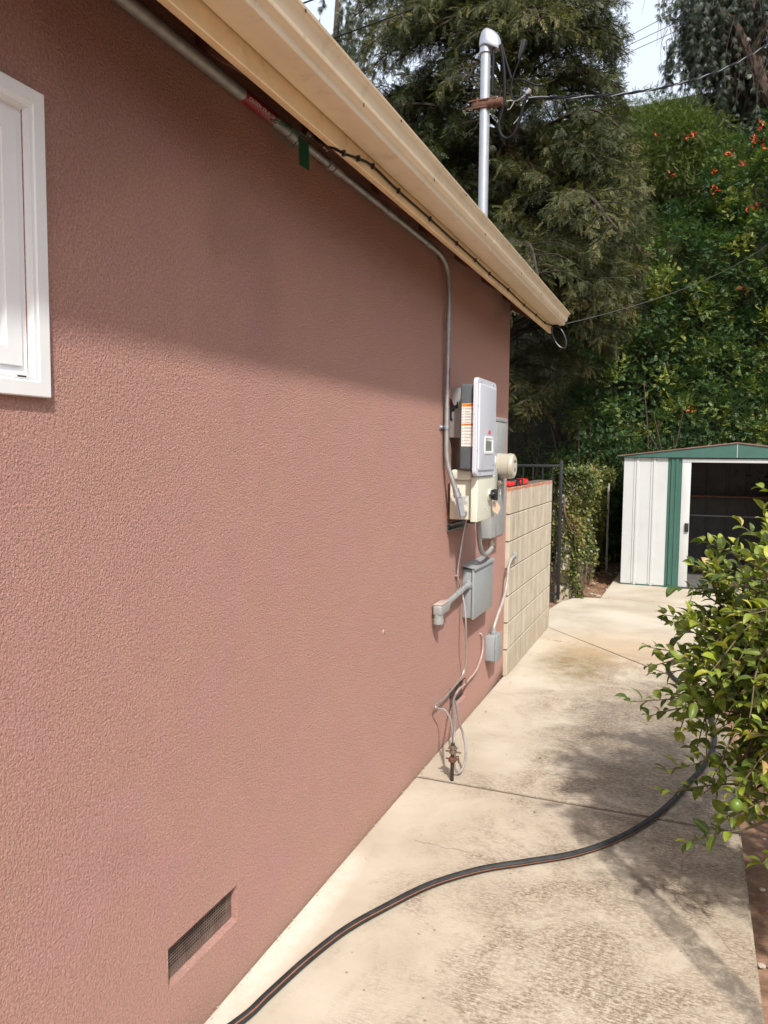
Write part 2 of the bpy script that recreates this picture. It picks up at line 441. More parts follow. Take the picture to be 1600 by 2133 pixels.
BRASS = mat("acorn clamp metal", (.25, .20, .16), .5, .7, var=.4, vscale=60)
ARM = mat("armoured cable steel", (.50, .48, .47), .38, .7, var=.15, vscale=50)
PINKC = mat("overpainted cable", (.40, .30, .26), .6, var=.2, vscale=30)
CABLE = mat("black cable jacket", (.006, .006, .007), .6, spec=.18)
GCABLE = mat("grey cable jacket", (.055, .055, .055), .5)
ALW = mat("bare aluminium wire", (.40, .40, .40), .4, .5)
HOSE = mat("black rubber hose", (.010, .011, .012), .6, var=.4, vscale=24, col2=(.028, .030, .033), bump=.0005, bscale=90)
STRIPE = mat("orange hose stripe", (.55, .20, .09), .6, var=.3, vscale=20)
METER = mat("aged meter glass", (.42, .39, .32), .18, var=.06, vscale=14, coat=.5)
GREENT = mat("green plastic tag", (.02, .13, .07), .3)
GREENW = mat("green wire", (.03, .16, .09), .5)
PAPER = mat("buff paper tag", (.58, .42, .30), .7)
IRON = mat("black iron gate paint", (.016, .017, .020), .45)
SHEDW = mat("shed white enamel", (.48, .495, .50), .45, var=.04, vscale=4)
SHEDG = mat("shed green enamel", (.035, .105, .085), .45, var=.10, vscale=6)
SHEDR = mat("shed roof edge", (.20, .11, .085), .7, var=.3, vscale=15)
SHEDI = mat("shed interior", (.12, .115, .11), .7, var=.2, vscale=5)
WOOD = mat("shelf wood", (.26, .12, .06), .7, var=.3, vscale=8)
SOIL = mat("garden soil", (.20, .105, .062), .95, var=.4, vscale=9, col2=(.30, .18, .12), bump=.02, bscale=14)
LITTER = mat("dry leaf", (.28, .15, .075), .8, var=.4, vscale=20)
STONE = mat("pebble", (.42, .37, .32), .85, var=.3, vscale=20)
BARK = mat("dark bark", (.075, .050, .036), .9, var=.4, vscale=12, bump=.01, bscale=20)
REDBARK = mat("reddish bark", (.17, .070, .045), .9, var=.4, vscale=6, bump=.015, bscale=14)
TWIG = mat("citrus twig", (.11, .085, .045), .75, var=.3, vscale=30)
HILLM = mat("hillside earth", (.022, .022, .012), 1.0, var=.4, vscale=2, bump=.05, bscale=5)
MORTAR = mat("mortar", (.10, .08, .06), .95, var=.3, vscale=30)
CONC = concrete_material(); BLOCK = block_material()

def dirty(m, colour, scale, amount, lo=.55, hi=.75):
    N, L = nt(m); p = N["Principled BSDF"]; tc = N.new('ShaderNodeTexCoord').outputs['Object']
    src = p.inputs['Base Color'].links[0].from_socket
    f = ramp(N, L, noise(N, L, mapping(N, L, tc, scale), 1.0, 5, .7), [(lo, g(0)), (hi, g(1))])
    L.new(mixc(N, L, mm(N, L, 'MULTIPLY', f, amount), src, colour), p.inputs['Base Color'])
dirty(CREAM, (.36, .27, .17), (9, 16, 5), .40)
dirty(FASC, (.33, .22, .12), (9, 12, 9), .40)
dirty(SHEDW, (.27, .25, .21), (7, 7, 1.1), .35, .56, .8)
dirty(SHEDG, (.12, .11, .08), (9, 9, 2), .35)
dirty(GREYB, (.20, .16, .13), (30, 30, 9), .30)
dirty(GREYP, (.22, .19, .16), (24, 24, 6), .30)
dirty(BONE, (.45, .40, .30), (22, 22, 6), .30)

# ------------------------------------------------------------------ ground
def slab(mb, pts, z0=-.14, z1=0., bev=.009):
    b = bmesh.new()
    A = [b.verts.new((p[0], p[1], z0)) for p in pts]; B = [b.verts.new((p[0], p[1], z1)) for p in pts]
    n = len(pts)
    for i in range(n): b.faces.new((A[i], A[(i + 1) % n], B[(i + 1) % n], B[i]))
    b.faces.new(A[::-1]); top = b.faces.new(B)
    bmesh.ops.bevel(b, geom=[e for e in top.edges], offset=bev, segments=2, affect='EDGES')
    mb.merge(b)
pth = MB()
slab(pth, [(.0, -3), (1.55, -3), (1.55, 3.671), (.0, 3.671)])
slab(pth, [(.0, 3.681), (1.55, 3.681), (1.55, 5.78), (.03, 7.47), (.0, 7.47)])
slab(pth, [(.04, 7.475), (1.556, 5.79), (7, 5.79), (7, 9.26), (.34, 9.26), (.15, 9.24), (.02, 9.12), (-.07, 8.85), (-.11, 8.4), (-.12, 7.475)])
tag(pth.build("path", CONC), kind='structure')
jm = MB(); jm.box(.002, 1.545, 3.664, 3.685, -.06, -.004)
for a_, b_ in (((.035, 7.472), (1.553, 5.785)),):
    d_ = (Vector(b_) - Vector(a_)).normalized(); n_ = Vector((-d_.y, d_.x)) * .008
    P_ = [Vector(a_) + n_, Vector(a_) - n_, Vector(b_) - n_, Vector(b_) + n_]; jm.prism([(q.x, q.y) for q in P_], 'z', -.06, -.005)
jo = jm.build("path_joint", mat("joint dirt", (.13, .10, .075), .95)); jo['kind'] = 'structure'
pad = MB(); slab(pad, [(.335, 9.27), (7, 9.27), (7, 13), (.39, 13)], z1=.012)
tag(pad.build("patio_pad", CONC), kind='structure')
# soil with small relief, hollow under the slabs
def sheet(name, xs, ys, fz, material):
    X, Y = np.meshgrid(xs, ys); Z = fz(X, Y)
    co = np.stack([X, Y, Z], -1).reshape(-1, 3)
    nx, ny = len(xs), len(ys)
    i = (np.arange(ny - 1)[:, None] * nx + np.arange(nx - 1)[None, :]).reshape(-1)
    F = np.stack([i, i + 1, i + nx + 1, i + nx], -1)
    me = bpy.data.meshes.new(name); me.from_pydata(co.tolist(), [], F.tolist()); me.materials.append(material)
    me.shade_smooth()
    return link(name, me)
def bumps(X, Y, s=1., seed=0):
    r = np.random.default_rng(seed); Z = 0 * X
    for k in range(14):
        a, b, ph = r.uniform(-1, 1, 3); q = s * (1 + k * .6)
        Z = Z + np.sin(q * (a * X + b * Y) + ph * 6) / (1 + k * .5)
    return Z / 6
hx = np.concatenate([np.linspace(-60, -8, 14)[:-1], np.linspace(-8, 8, 90), np.linspace(8, 60, 14)[1:]])
hy = np.concatenate([np.linspace(-60, -3, 14)[:-1], np.linspace(-3, 14, 90), np.linspace(14, 70, 14)[1:]])
tag(sheet("ground", hx, hy, lambda X, Y: -.075 + .03 * bumps(X, Y, 5, 3), SOIL), kind='structure')
hx = np.concatenate([np.linspace(-60, -12, 14)[:-1], np.linspace(-12, 12, 60), np.linspace(12, 60, 14)[1:]])
def hill_z(X, Y):
    Y = Y + np.clip(X - 8.0, 0, 12) * 1.6  # carries the slope round out of view at right, added to block low sky
    t = np.clip((Y - 13.4) / 6.0, 0, 1); s = t * t * (3 - 2 * t)
    return -.3 + 10.2 * s + np.clip(Y - 22, 0, 50) * .03 + .35 * bumps(X, Y, 1.2, 5) * (s > .02)
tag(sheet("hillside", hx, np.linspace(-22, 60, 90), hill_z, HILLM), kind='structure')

# ------------------------------------------------------------------ house
house = tag(empty("stucco_house", (0, 1.3, 0)), "rose pink stucco house with cream eave, seen along its side wall", "house")
holes = [(1.636, 1.980, .205, .325), (4.262, 4.615, .150, .282), (.46, 1.21, 1.846, 2.378)]
wb = MB()
ys = sorted({-3., 5.65, *[h[0] for h in holes], *[h[1] for h in holes]}); zs = sorted({-.1, 2.88, *[h[2] for h in holes], *[h[3] for h in holes]})
for i in range(len(ys) - 1):
    for j in range(len(zs) - 1):
        yc, zc = (ys[i] + ys[i + 1]) / 2, (zs[j] + zs[j + 1]) / 2
        if any(h[0] < yc < h[1] and h[2] < zc < h[3] for h in holes): continue
        wb.quad((0, ys[i], zs[j]), (0, ys[i + 1], zs[j]), (0, ys[i + 1], zs[j + 1]), (0, ys[i], zs[j + 1]))
for k, (a, b, c, d) in enumerate(holes):
    s = .012 if k < 2 else 0.      # sloping, hand-finished lower reveal
    wb.quad((0, a, c), (0, b, c), (-.045, b, c + s), (-.045, a, c + s))
    wb.quad((0, a, d), (0, b, d), (-.045, b, d), (-.045, a, d))
    wb.quad((0, a, c), (0, a, d), (-.045, a, d), (-.045, a, c + s)); wb.quad((0, b, c), (0, b, d), (-.045, b, d), (-.045, b, c + s))
wb.quad((0, 5.65, -.1), (-7, 5.65, -.1), (-7, 5.65, 2.88), (0, 5.65, 2.88)); wb.quad((0, 5.65, 2.88), (-7, 5.65, 2.88), (-3.5, 5.65, 4.3), (-3.5, 5.65, 4.3))
wb.quad((-7, 5.65, -.1), (-7, -3, -.1), (-7, -3, 2.88), (-7, 5.65, 2.88)); wb.quad((0, -3, -.1), (-7, -3, -.1), (-7, -3, 2.88), (0, -3, 2.88))
bmesh.ops.remove_doubles(wb.bm, verts=wb.bm.verts[:], dist=.0005)
wall = wb.build("wall", STUCCO, house, recalc=False)
cv = MB()
for a, b, c, d in holes:
    cv.box(-.35, -.0465, a - .04, b + .04, c - .06, d + .06)
for f in [f for f in cv.bm.faces if abs(f.normal.x - 1) < .01 or f.calc_center_median().x > -.047]: cv.bm.faces.remove(f)
cv.split("wall_cavity", DARK, house)
# eave: roof deck, fascia, rafter tails, gutter
Y0, Y1 = -3., 5.95
SL = .54
rf = MB()
rf.prism([(.255, 2.775), (.262, 2.80), (-3.5, 2.80 + 3.762 * SL), (-3.5, 2.775 + 3.755 * SL)], 'y', Y0, Y1)
rf.prism([(-3.5, 2.775 + 3.755 * SL), (-3.5, 2.80 + 3.762 * SL), (-7.3, 2.775), (-7.3, 2.75)], 'y', Y0, Y1)
roof = rf.build("roof", [EAVE], house)
sh = MB()
sh.prism([(.30, 2.786), (.30, 2.795), (-3.5, 2.815 + 3.762 * SL), (-3.5, 2.803 + 3.762 * SL)], 'y', Y0, Y1 + .015)
sh.prism([(-3.5, 2.803 + 3.762 * SL), (-3.5, 2.815 + 3.762 * SL), (-7.35, 2.79), (-7.35, 2.78)], 'y', Y0, Y1 + .015)
sh.build("shingles", ROOFM, roof)
fb = MB(); fb.box(.232, .255, Y0, Y1, 2.612, 2.772, .003)
fb.build("fascia", FASC, house)
bg_ = MB(); bg_.prism([(.23, 2.65), (.23, 2.76), (-3.5, 2.76 + 3.73 * SL), (-3.5, 2.65 + 3.73 * SL)], 'y', 5.925, 5.948)
bg_.build("barge_board", RAFTER, house)
for k, y in enumerate([-.6, 0.0, .6, 1.2, 1.82, 2.43, 3.04, 3.64, 4.24, 4.83, 5.42, 5.87]):
    r = MB(); r.prism([(.231, 2.640), (.231, 2.755), (.05, 2.86), (-.02, 2.895), (-.02, 2.800), (.06, 2.745)], 'y', y - .02, y + .02)
    r.build("rafter_tail", RAFTER, house)
gt = MB()
prof = [(.2575, 2.775), (.2575, 2.672), (.262, 2.667), (.344, 2.667), (.3485, 2.669), (.350, 2.674), (.350, 2.684), (.352, 2.690), (.359, 2.695), (.366, 2.699), (.3685, 2.705), (.3700, 2.716), (.3725, 2.728), (.377, 2.738), (.383, 2.745), (.388, 2.748), (.390, 2.754), (.384, 2.7575)]
inn = [(p[0] + (.0015 if k < 3 else -.0015 if k > 4 else 0), p[1] + (.0015 if 1 < k < 17 else 0)) for k, p in enumerate(prof)]
loopp = prof + inn[::-1]
gt.prism(loopp, 'y', Y0, Y1, cap=False)
gutter = gt.build("gutter", CREAM, house, sharp=28)
for y in (.62, 3.66):
    sm = MB(); sm.prism([(p[0] + (.0009 if k > 3 else 0), p[1] - .0009) for k, p in enumerate(prof[2:15])] + [(p[0] - .001, p[1] + .001) for p in prof[2:15]][::-1], 'y', y, y + .10, cap=True); sm.build("gutter_seam", CREAM, gutter, sharp=28)
ec = MB(); ec.prism(prof[:17], 'y', Y1, Y1 + .0025); ec.build("end_cap", CREAM, gutter)
dr = MB()
for y in [1.7, 2.35, 3.1, 3.9, 4.5, 5.15, 5.6]:
    dr.box(.3872, .3886, y, y + .006, 2.742, 2.7505); dr.box(.3655, .3672, y + .4, y + .404, 2.690, 2.7005)
dr.split("hanger_screw", RODM, gutter)

# window
win = MB()
wy0, wy1, wz0, wz1 = .395, 1.256, 1.801, 2.423
def frame_ring(mb, y0, y1, z0, z1, w, x0, x1, x2=None):
    """mitred frame: outer face at x1, sloping inward to x2 over width w"""
    x2 = x1 if x2 is None else x2
    o = [(y0, z0), (y1, z0), (y1, z1), (y0, z1)]; i = [(y0 + w, z0 + w), (y1 - w, z0 + w), (y1 - w, z1 - w), (y0 + w, z1 - w)]
    for k in range(4):
        a, b = o[k], o[(k + 1) % 4]; c, d = i[(k + 1) % 4], i[k]
        mb.quad((x1, *a), (x1, *b), (x2, *c), (x2, *d))
        mb.quad((x0, *a), (x0, *b), (x1, *b), (x1, *a)); mb.quad((x2, *d), (x2, *c), (x0, *c), (x0, *d))
    return mb
def nested(mb, rings):
    """rings of (inset, x) making one moulded frame"""
    for (w0, xa), (w1, xb) in zip(rings, rings[1:]):
        o = [(wy0 + w0, wz0 + w0), (wy1 - w0, wz0 + w0), (wy1 - w0, wz1 - w0), (wy0 + w0, wz1 - w0)]
        i = [(wy0 + w1, wz0 + w1), (wy1 - w1, wz0 + w1), (wy1 - w1, wz1 - w1), (wy0 + w1, wz1 - w1)]
        for k in range(4):
            mb.quad((xa, *o[k]), (xa, *o[(k + 1) % 4]), (xb, *i[(k + 1) % 4]), (xb, *i[k]))
wroot = MB(); nested(wroot, [(0, .0005), (0, .014), (.002, .016), (.030, .017), (.0335, .0145), (.0405, .0145), (.0415, .009), (.0465, -.004), (.060, -.004)])
window = wroot.build("window", WHITE, house, sharp=25)
sa = MB(); nested(sa, [(.0605, -.02), (.0605, .001), (.062, .002), (.098, .002), (.100, .0), (.104, -.008), (.106, -.018)])
sash = sa.build("sash", WHITE, window, sharp=25)
gp = MB(); gp.box(-.022, -.018, wy0 + .1, wy1 - .1, wz0 + .1, wz1 - .1); gp.build("pane", GLASS, window)
wp = MB(); wp.box(.0150, .0156, 1.168, 1.190, 1.8385, 1.8415); wp.build("weep_slot", BLACK, window)
ws = MB(); ws.box(.0146, .0153, 1.160, 1.197, 1.8355, 1.8450); ws.build("weep_cover", WHITE, window)
# crawl space vents: woven wire in the openings
for k, (a, b, c, d) in enumerate(holes[:2]):
    vm = MB(); y = a
    while y < b:
        vm.box(-.0244, -.0228, y, y + .0019, c, d + .001); y += .0092
    z = c
    while z < d:
        vm.box(-.0226, -.0210, a, b, z, z + .0019); z += .0092
    vm.build("vent_screen", mat("woven wire", (.20, .145, .12), .7, .3, var=.4, vscale=30), house)
# nail hole chipped in the stucco
nh = MB(); nh.sphere((.001, 3.196, .874), .009, (.25, 1, 1.3), 2)
o = nh.build("chipped_patch", mat("pale plaster chip", (.55, .47, .42), .9), house)
nh = MB(); nh.sphere((.003, 3.199, .871), .004, (.2, 1, 1.2), 2); nh.build("screw_hole", DARK, o)

# ------------------------------------------------------------------ block wall
bw = MB()
def course(z0, z1, off):
    y = 5.652 - off
    while y < 7.485:
        a, b = max(y, 5.652), min(y + .396, 7.485)
        if b - a > .02: bw.box(-.12, .03, a + .0012, b - .0012, z0, z1, .004, 1)
        y += .398
for k in range(7):
    course(k * .207, k * .207 + .2005, .2 if k % 2 else 0.)
bwo = bw.build("block_wall", BLOCK)
tag(bwo, "low cream painted concrete block wall with red paint along its top", "wall")
mo = MB(); mo.box(-.112, .0255, 5.655, 7.48, .0, 1.445); mo.build("mortar", MORTAR, bwo)
st = MB()
for k in range(7):
    y = 5.652 + (.1 if k % 2 == 0 else .1) + .0
    while y < 7.45:
        st.box(.0295, .0303, y, y + .0025, k * .207 + .004, k * .207 + .199); y += .199
st.build("score_line", MORTAR, bwo)

# ------------------------------------------------------------------ gate
gate = tag(empty("iron_gate", (-.13, 9.07, 0)), "black iron bar gate standing beyond the block wall", "gate")
gb = MB(); gb.box(-.155, -.118, 9.05, 9.087, -.02, 1.625, .003); gb.build("post", IRON, gate)
gb = MB(); gb.box(-1.30, -.155, 9.055, 9.083, 1.545, 1.575, .002); gb.box(-1.30, -.156, 9.055, 9.083, .03, .06, .002); gb.split("rail", IRON, gate)
for k in range(10):
    x = -.235 - k * .115
    gb = MB(); gb.box(x - .008, x + .008, 9.061, 9.077, .06, 1.545); gb.build("bar", IRON, gate)

# ------------------------------------------------------------------ text
def text_mesh(body, size, loc, ux, uy, material, name="lettering", parent=None, align='LEFT', extr=.0004, bold=0.):
    cu = bpy.data.curves.new(name, 'FONT'); cu.body = body; cu.size = size; cu.align_x = align; cu.extrude = extr / 2; cu.resolution_u = 3; cu.offset = bold
    o = bpy.data.objects.new(name, cu); C.objects.link(o)
    bpy.context.view_layer.update()
    me = bpy.data.meshes.new_from_object(o.evaluated_get(bpy.context.evaluated_depsgraph_get()))
    bpy.data.objects.remove(o); bpy.data.curves.remove(cu)
    ux = Vector(ux).normalized(); uy = Vector(uy).normalized(); uz = ux.cross(uy)
    T = Matrix(((ux.x, uy.x, uz.x, loc[0]), (ux.y, uy.y, uz.y, loc[1]), (ux.z, uy.z, uz.z, loc[2]), (0, 0, 0, 1)))
    me.transform(T); me.materials.clear(); me.materials.append(material)
    return link(name, me, parent)

# ------------------------------------------------------------------ long conduit under the eave, down to the disconnect
cr = .0155
cond = tag(empty("conduit", (.03, 3.0, 2.73)), "long grey steel conduit under the eave, bending down to the cream switch box", "conduit")
p1 = [(.026, -3, 2.735), (.026, 1.2, 2.735), (.026, 2.27, 2.733)]
c = MB(); c.tube(p1, .0185, 14)
c.build("large_pipe", EMT, cond)
p2 = [(.026, 2.33, 2.733), (.026, 3.0, 2.733), (.026, 3.62, 2.733)]
p2 = p2 + spline([(.026, 3.72, 2.733), (.026, 3.87, 2.728), (.026, 3.97, 2.700), (.026, 4.030, 2.64), (.028, 4.042, 2.52), (.028, 4.036, 2.42)], 6)
p2 = p2 + [(.028, 4.036, 2.40), (.028, 4.034, 1.9)] + spline([(.028, 4.034, 1.80), (.030, 4.034, 1.70), (.040, 4.038, 1.62), (.064, 4.046, 1.54), (.082, 4.052, 1.485)], 5)
c = MB(); c.tube(p2, .0135, 14); c.build("pipe", EMT, cond)
c = MB()
for ya, yb, r in [(2.26, 2.34, .021), (2.555, 2.585, .0195), (2.60, 2.66, .0175)]: c.lathe((.026, ya, 2.733), (0, 1, 0), [(0, .012), (.001, r), (yb - ya - .001, r), (yb - ya, .012)], 16)
for ya, yb in [(3.12, 3.21), (3.66, 3.73)]: c.lathe((.026, ya, 2.733), (0, 1, 0), [(0, .012), (.001, .0165), (yb - ya - .001, .0165), (yb - ya, .012)], 16)
c.lathe((.028, 4.035, 2.355), (0, 0, 1), [(0, .012), (.001, .0165), (.05, .0165), (.051, .012)], 16)
c.split("coupling", EMT, cond)
for z in (1.835,):
    c = MB(); c.box(.0005, .006, 3.985, 4.085, z - .012, z + .012, .002); c.lathe((.028, 4.034, z - .011), (0, 0, 1), [(0, .0138), (.0, .0175), (.022, .0175), (.022, .0138)], 18)
    c.sphere((.010, 3.998, z), .008, (1, 1, 1), 2); c.build("strap", GALV, cond)
c = MB(); c.lathe((.026, 2.64, 2.733), (0, 1, 0), [(0, .0178), (.07, .0178)], 16); c.build("paint_drip", mat("cream paint smear", (.5, .38, .27), .6), cond) if False else c.bm.free()
# red warning label on the pipe near the tag and on the drop
c = MB(); c.lathe((.026, 1.99, 2.734), (0, 1, 0), [(0, .0192), (.18, .0192)], 18); lab = c.build("warning_label", REDL, cond)
for q, s in ((-.35, 0),): pass
tdir = Vector((1, 0, -.55)).normalized()
text_mesh("CAUTION: SOLAR CIRCUIT", .0145, Vector((.026, 2.0, 2.734)) + tdir * .0198 + Vector((.0, 0, -.006)), (0, 1, 0), (tdir.z * -1 * .35 + .45, 0, 1), LABEL, parent=lab)
c = MB(); c.box(.0415, .0425, 4.026, 4.046, 1.955, 2.155, 0); lab = c.build("warning_label", REDL, cond)
text_mesh("WARNING PHOTOVOLTAIC", .012, (.0428, 4.031, 2.15), (0, 0, -1), (0, 1, 0), LABEL, parent=lab)
# conduit body (LB) on the left side of the disconnect
def hang(bm_obj_builder): pass
lb = tag(empty("elbow_fitting", (.10, 4.08, 1.42)), "slanted cast metal elbow fitting at the lower end of the long conduit", "conduit fitting")
c = MB(); c.lathe((.080, 4.050, 1.500), (.12, .04, -.5), [(0, .015), (.001, .019), (.03, .019), (.031, .0225), (.05, .0225)], 18)
d = Vector((.18, .06, -.98)).normalized()
b = bmesh.new(); bmesh.ops.create_cube(b, size=1)
for v in b.verts: v.co = Vector((v.co.x * .046, v.co.y * .040, v.co.z * .130))
bmesh.ops.bevel(b, geom=b.edges[:], offset=.013, segments=4, affect='EDGES')
mt = d.to_track_quat('-Z', 'Y').to_matrix().to_4x4(); mt.translation = Vector((.103, 4.066, 1.398))
b.transform(mt)
for f in b.faces: f.smooth = True
c.merge(b); c.lathe((.112, 4.075, 1.36), (0, 1, 0), [(0, .016), (.06, .016)], 16)
c.build("body", ALU, lb)
b = bmesh.new(); bmesh.ops.create_cube(b, size=1)
for v in b.verts: v.co = Vector((v.co.x * .040, v.co.y * .004, v.co.z * .122))
bmesh.ops.bevel(b, geom=b.edges[:], offset=.0018, segments=1, affect='EDGES')
m2 = mt.copy(); m2.translation = Vector((.103, 4.066, 1.398)) - Vector((0, .0215, 0)); b.transform(m2)
c = MB(); c.merge(b); 
for s in (-.05, .05): c.sphere(Vector((.103, 4.044, 1.398)) + d * s, .0035)
c.build("cover", GALV, lb)

# ------------------------------------------------------------------ inverter
inv = tag(empty("solar_inverter", (.1, 4.22, 1.57)), "tall white-faced solar inverter with dark grey sides and orange striped warning label", "inverter")
def rounded(y0, y1, z0, z1, r, n=6):
    P = []
    for cy, cz, a0 in ((y1 - r, z0 + r, -90), (y1 - r, z1 - r, 0), (y0 + r, z1 - r, 90), (y0 + r, z0 + r, 180)):
        for k in range(n + 1):
            a = R_(a0 + 90 * k / n); P.append((cy + r * math.cos(a), cz + r * math.sin(a)))
    return P
def ringed(mb, rings, mi=0, cap=True):
    """rings: (y0,y1,z0,z1,r,x) - lofted rounded plate"""
    prev = None
    for (y0, y1, z0, z1, r, x) in rings:
        L = [mb.bm.verts.new((x, *p)) for p in rounded(y0, y1, z0, z1, r)]
        if prev:
            n = len(L)
            for k in range(n):
                f = mb.bm.faces.new((prev[k], prev[(k + 1) % n], L[(k + 1) % n], L[k])); f.smooth = True
        else: mb.bm.faces.new(L[::-1])
        prev = L
    if cap: mb.bm.faces.new(prev)
IY0, IY1, IZ0, IZ1 = 4.022, 4.448, 1.568, 2.104
c = MB()
ringed(c, [(IY0, IY1, IZ0, IZ1, .034, .180), (IY0, IY1, IZ0, IZ1, .034, .198), (IY0 + .003, IY1 - .003, IZ0 + .003, IZ1 - .003, .032, .202), (IY0 + .030, IY1 - .030, IZ0 + .030, IZ1 - .030, .018, .202), (IY0 + .034, IY1 - .034, IZ0 + .034, IZ1 - .034, .016, .208), (IY0 + .040, IY1 - .040, IZ0 + .038, IZ1 - .038, .014, .209)])
plate = c.build("front_cover", INVW, inv, sharp=30)
c = MB(); c.box(.095, .181, IY0 + .034, IY1 - .034, IZ0 + .035, IZ1 - .032, .012, 3); ibody = c.build("body", INVD, inv)
c = MB(); c.box(.0005, .0955, 4.172, 4.40, 1.782, 2.062, .003)
c.build("mounting_bracket", SILV, inv)
c = MB(); c.prism([(.004, 1.93), (.030, 1.93), (.036, 1.945), (.050, 1.945), (.050, 1.985), (.044, 1.985), (.042, 1.968), (.030, 1.962), (.022, 1.972), (.010, 2.0), (.004, 2.0)], 'y', 4.168, 4.1715)
c.prism([(.004, 1.88), (.014, 1.88), (.014, 1.935), (.004, 1.935)], 'y', 4.1685, 4.1715); c.box(.008, .020, 4.165, 4.172, 1.878, 1.892, .002)
c.build("hook_slot", BLACK, inv)
# display and its bezel
c = MB(); ringed(c, [(4.165, 4.355, 1.690, 1.790, .008, .2088), (4.168, 4.352, 1.693, 1.787, .008, .2125), (4.178, 4.342, 1.703, 1.779, .004, .2125), (4.182, 4.338, 1.706, 1.776, .004, .2098)])
bez = c.build("display_bezel", mat("white bezel", (.74, .75, .78), .35), inv)
c = MB(); c.box(.2099, .2104, 4.184, 4.320, 1.709, 1.765); c.build("display", LCD, bez)
c = MB(); c.box(.2105, .2109, 4.196, 4.300, 1.7335, 1.7355); c.box(.2105, .2111, 4.288, 4.304, 1.727, 1.741); c.build("display_text", INK, bez)
text_mesh("ABB", .030, (.2094, 4.244, 1.803), (0, 1, 0), (0, 0, 1), mat("red logo", (.75, .02, .06), .4), name="logo", parent=inv, bold=.0012)
text_mesh("UNO", .012, (.2094, 4.365, 1.622), (0, 1, 0), (0, 0, 1), INK, name="lettering", parent=inv)
for y, z in [(4.10, 2.087), (4.37, 2.087), (4.10, 1.583), (4.37, 1.583), (4.036, 1.95), (4.036, 1.71), (4.433, 1.95), (4.433, 1.71)]:
    c = MB(); c.lathe((.2015, y, z), (1, 0, 0), [(0, .0055), (.0025, .0055), (.003, .0045)], 12); c.lathe((.2046, y, z), (1, 0, 0), [(0, .003), (.0003, .003)], 8)
    c.build("cover_screw", GALV, inv)
# warning label on the near side face
c = MB(); ly = IY0 + .034 - .0008
c.box(.106, .1795, ly, ly + .0006, 1.732, 1.965); lab = c.build("warning_label", LABEL, inv)
c = MB(); c.box(.107, .1785, ly - .0004, ly, 1.948, 1.964); c.box(.107, .1785, ly - .0004, ly, 1.845, 1.855); c.split("orange_band", ORANGE, lab)
c = MB()
rr = random.Random(2)
for z in [1.938, 1.921, 1.907, 1.893, 1.878, 1.863, 1.832, 1.815, 1.798, 1.782, 1.765, 1.748]:
    c.prism([(.110, z - .004), (.117, z - .004), (.1135, z + .003)], 'y', ly - .0004, ly)
    for q in (0, 1): c.box(.122, .122 + rr.uniform(.03, .054), ly - .0003, ly, z - .0045 + q * .005, z - .0025 + q * .005)
c.build("small_print", INK, lab)
text_mesh("WARNING", .0135, (.134, ly - .0006, 1.9505), (1, 0, 0), (0, 0, 1), BLACK, parent=lab)
text_mesh("IMPORTANT", .0090, (.124, ly - .0006, 1.8465), (1, 0, 0), (0, 0, 1), BLACK, parent=lab)
# wiring box bottom of the inverter (bone colour hump)
c = MB(); c.box(.035, .155, 4.10, 4.40, 1.545, 1.603, .014, 3); c.build("wiring_hood", BONE, inv)

# ------------------------------------------------------------------ cream disconnect switch
dis = tag(empty("disconnect_switch", (.08, 4.3, 1.31)), "cream plastic disconnect box with black rotary handle below the inverter", "switch box")
c = MB(); c.box(.022, .150, 4.128, 4.478, 1.322, 1.545, .007, 3); c.build("body", BONE, dis)
c = MB(); c.box(.152, .192, 4.095, 4.495, 1.312, 1.5655, .006, 3); lid = c.build("lid", BONE, dis)
c = MB(); c.box(.1921, .203, 4.32, 4.42, 1.425, 1.485, .003); c.build("handle_base", BONE, lid)
c = MB(); c.lathe((.203, 4.372, 1.455), (1, 0, 0), [(0, .030), (.010, .030), (.011, .022), (.02, .020)], 24); c.box(.214, .240, 4.362, 4.382, 1.422, 1.488, .004); c.box(.203, .225, 4.30, 4.372, 1.452, 1.460, .002)
c.build("rotary_handle", BLACK, dis)
c = MB()
for y, z in [(4.11, 1.55), (4.48, 1.55), (4.11, 1.327), (4.48, 1.327)]: c.lathe((.192, y, z), (1, 0, 0), [(0, .005), (.001, .005)], 10)
c.split("lid_screw", GALV, dis)
c = MB(); c.box(.075, .140, 4.1274, 4.1279, 1.405, 1.455); lab = c.build("rating_label", mat("faded label", (.62, .62, .58), .5), dis)
c = MB()
for k in range(9): c.box(.079, .079 + rr.uniform(.03, .055), 4.1268, 4.1273, 1.409 + k * .005, 1.4112 + k * .005)
c.build("small_print", mat("faded ink", (.33, .33, .32), .6), lab)
text_mesh("OFF  ON", .010, (.1925, 4.25, 1.375), (0, 1, 0), (0, 0, 1), mat("faint print", (.42, .42, .36), .6), parent=lid)
pt = tag(empty("paper_tag", (.215, 4.39, 1.40)), "buff paper tag hanging from the black rotary handle", "tag")
c = MB(); c.prism([(4.385, 1.415), (4.43, 1.405), (4.455, 1.375), (4.43, 1.335), (4.385, 1.360)], 'x', .214, .2146)
c.rot((.214, 4.40, 1.38), 'Z', R_(-28)); c.build("card", PAPER, pt)
c = MB(); c.tube([(.225, 4.385, 1.445), (.218, 4.392, 1.425), (.214, 4.40, 1.408)], .0008, 5); c.build("string", INK, pt)
# cable glands under it
c = MB(); c.lathe((.13, 4.20, 1.325), (0, 0, -1), [(0, .020), (.012, .020), (.014, .024), (.026, .024), (.03, .012)], 12)
c.build("cable_gland", BLACK, dis)
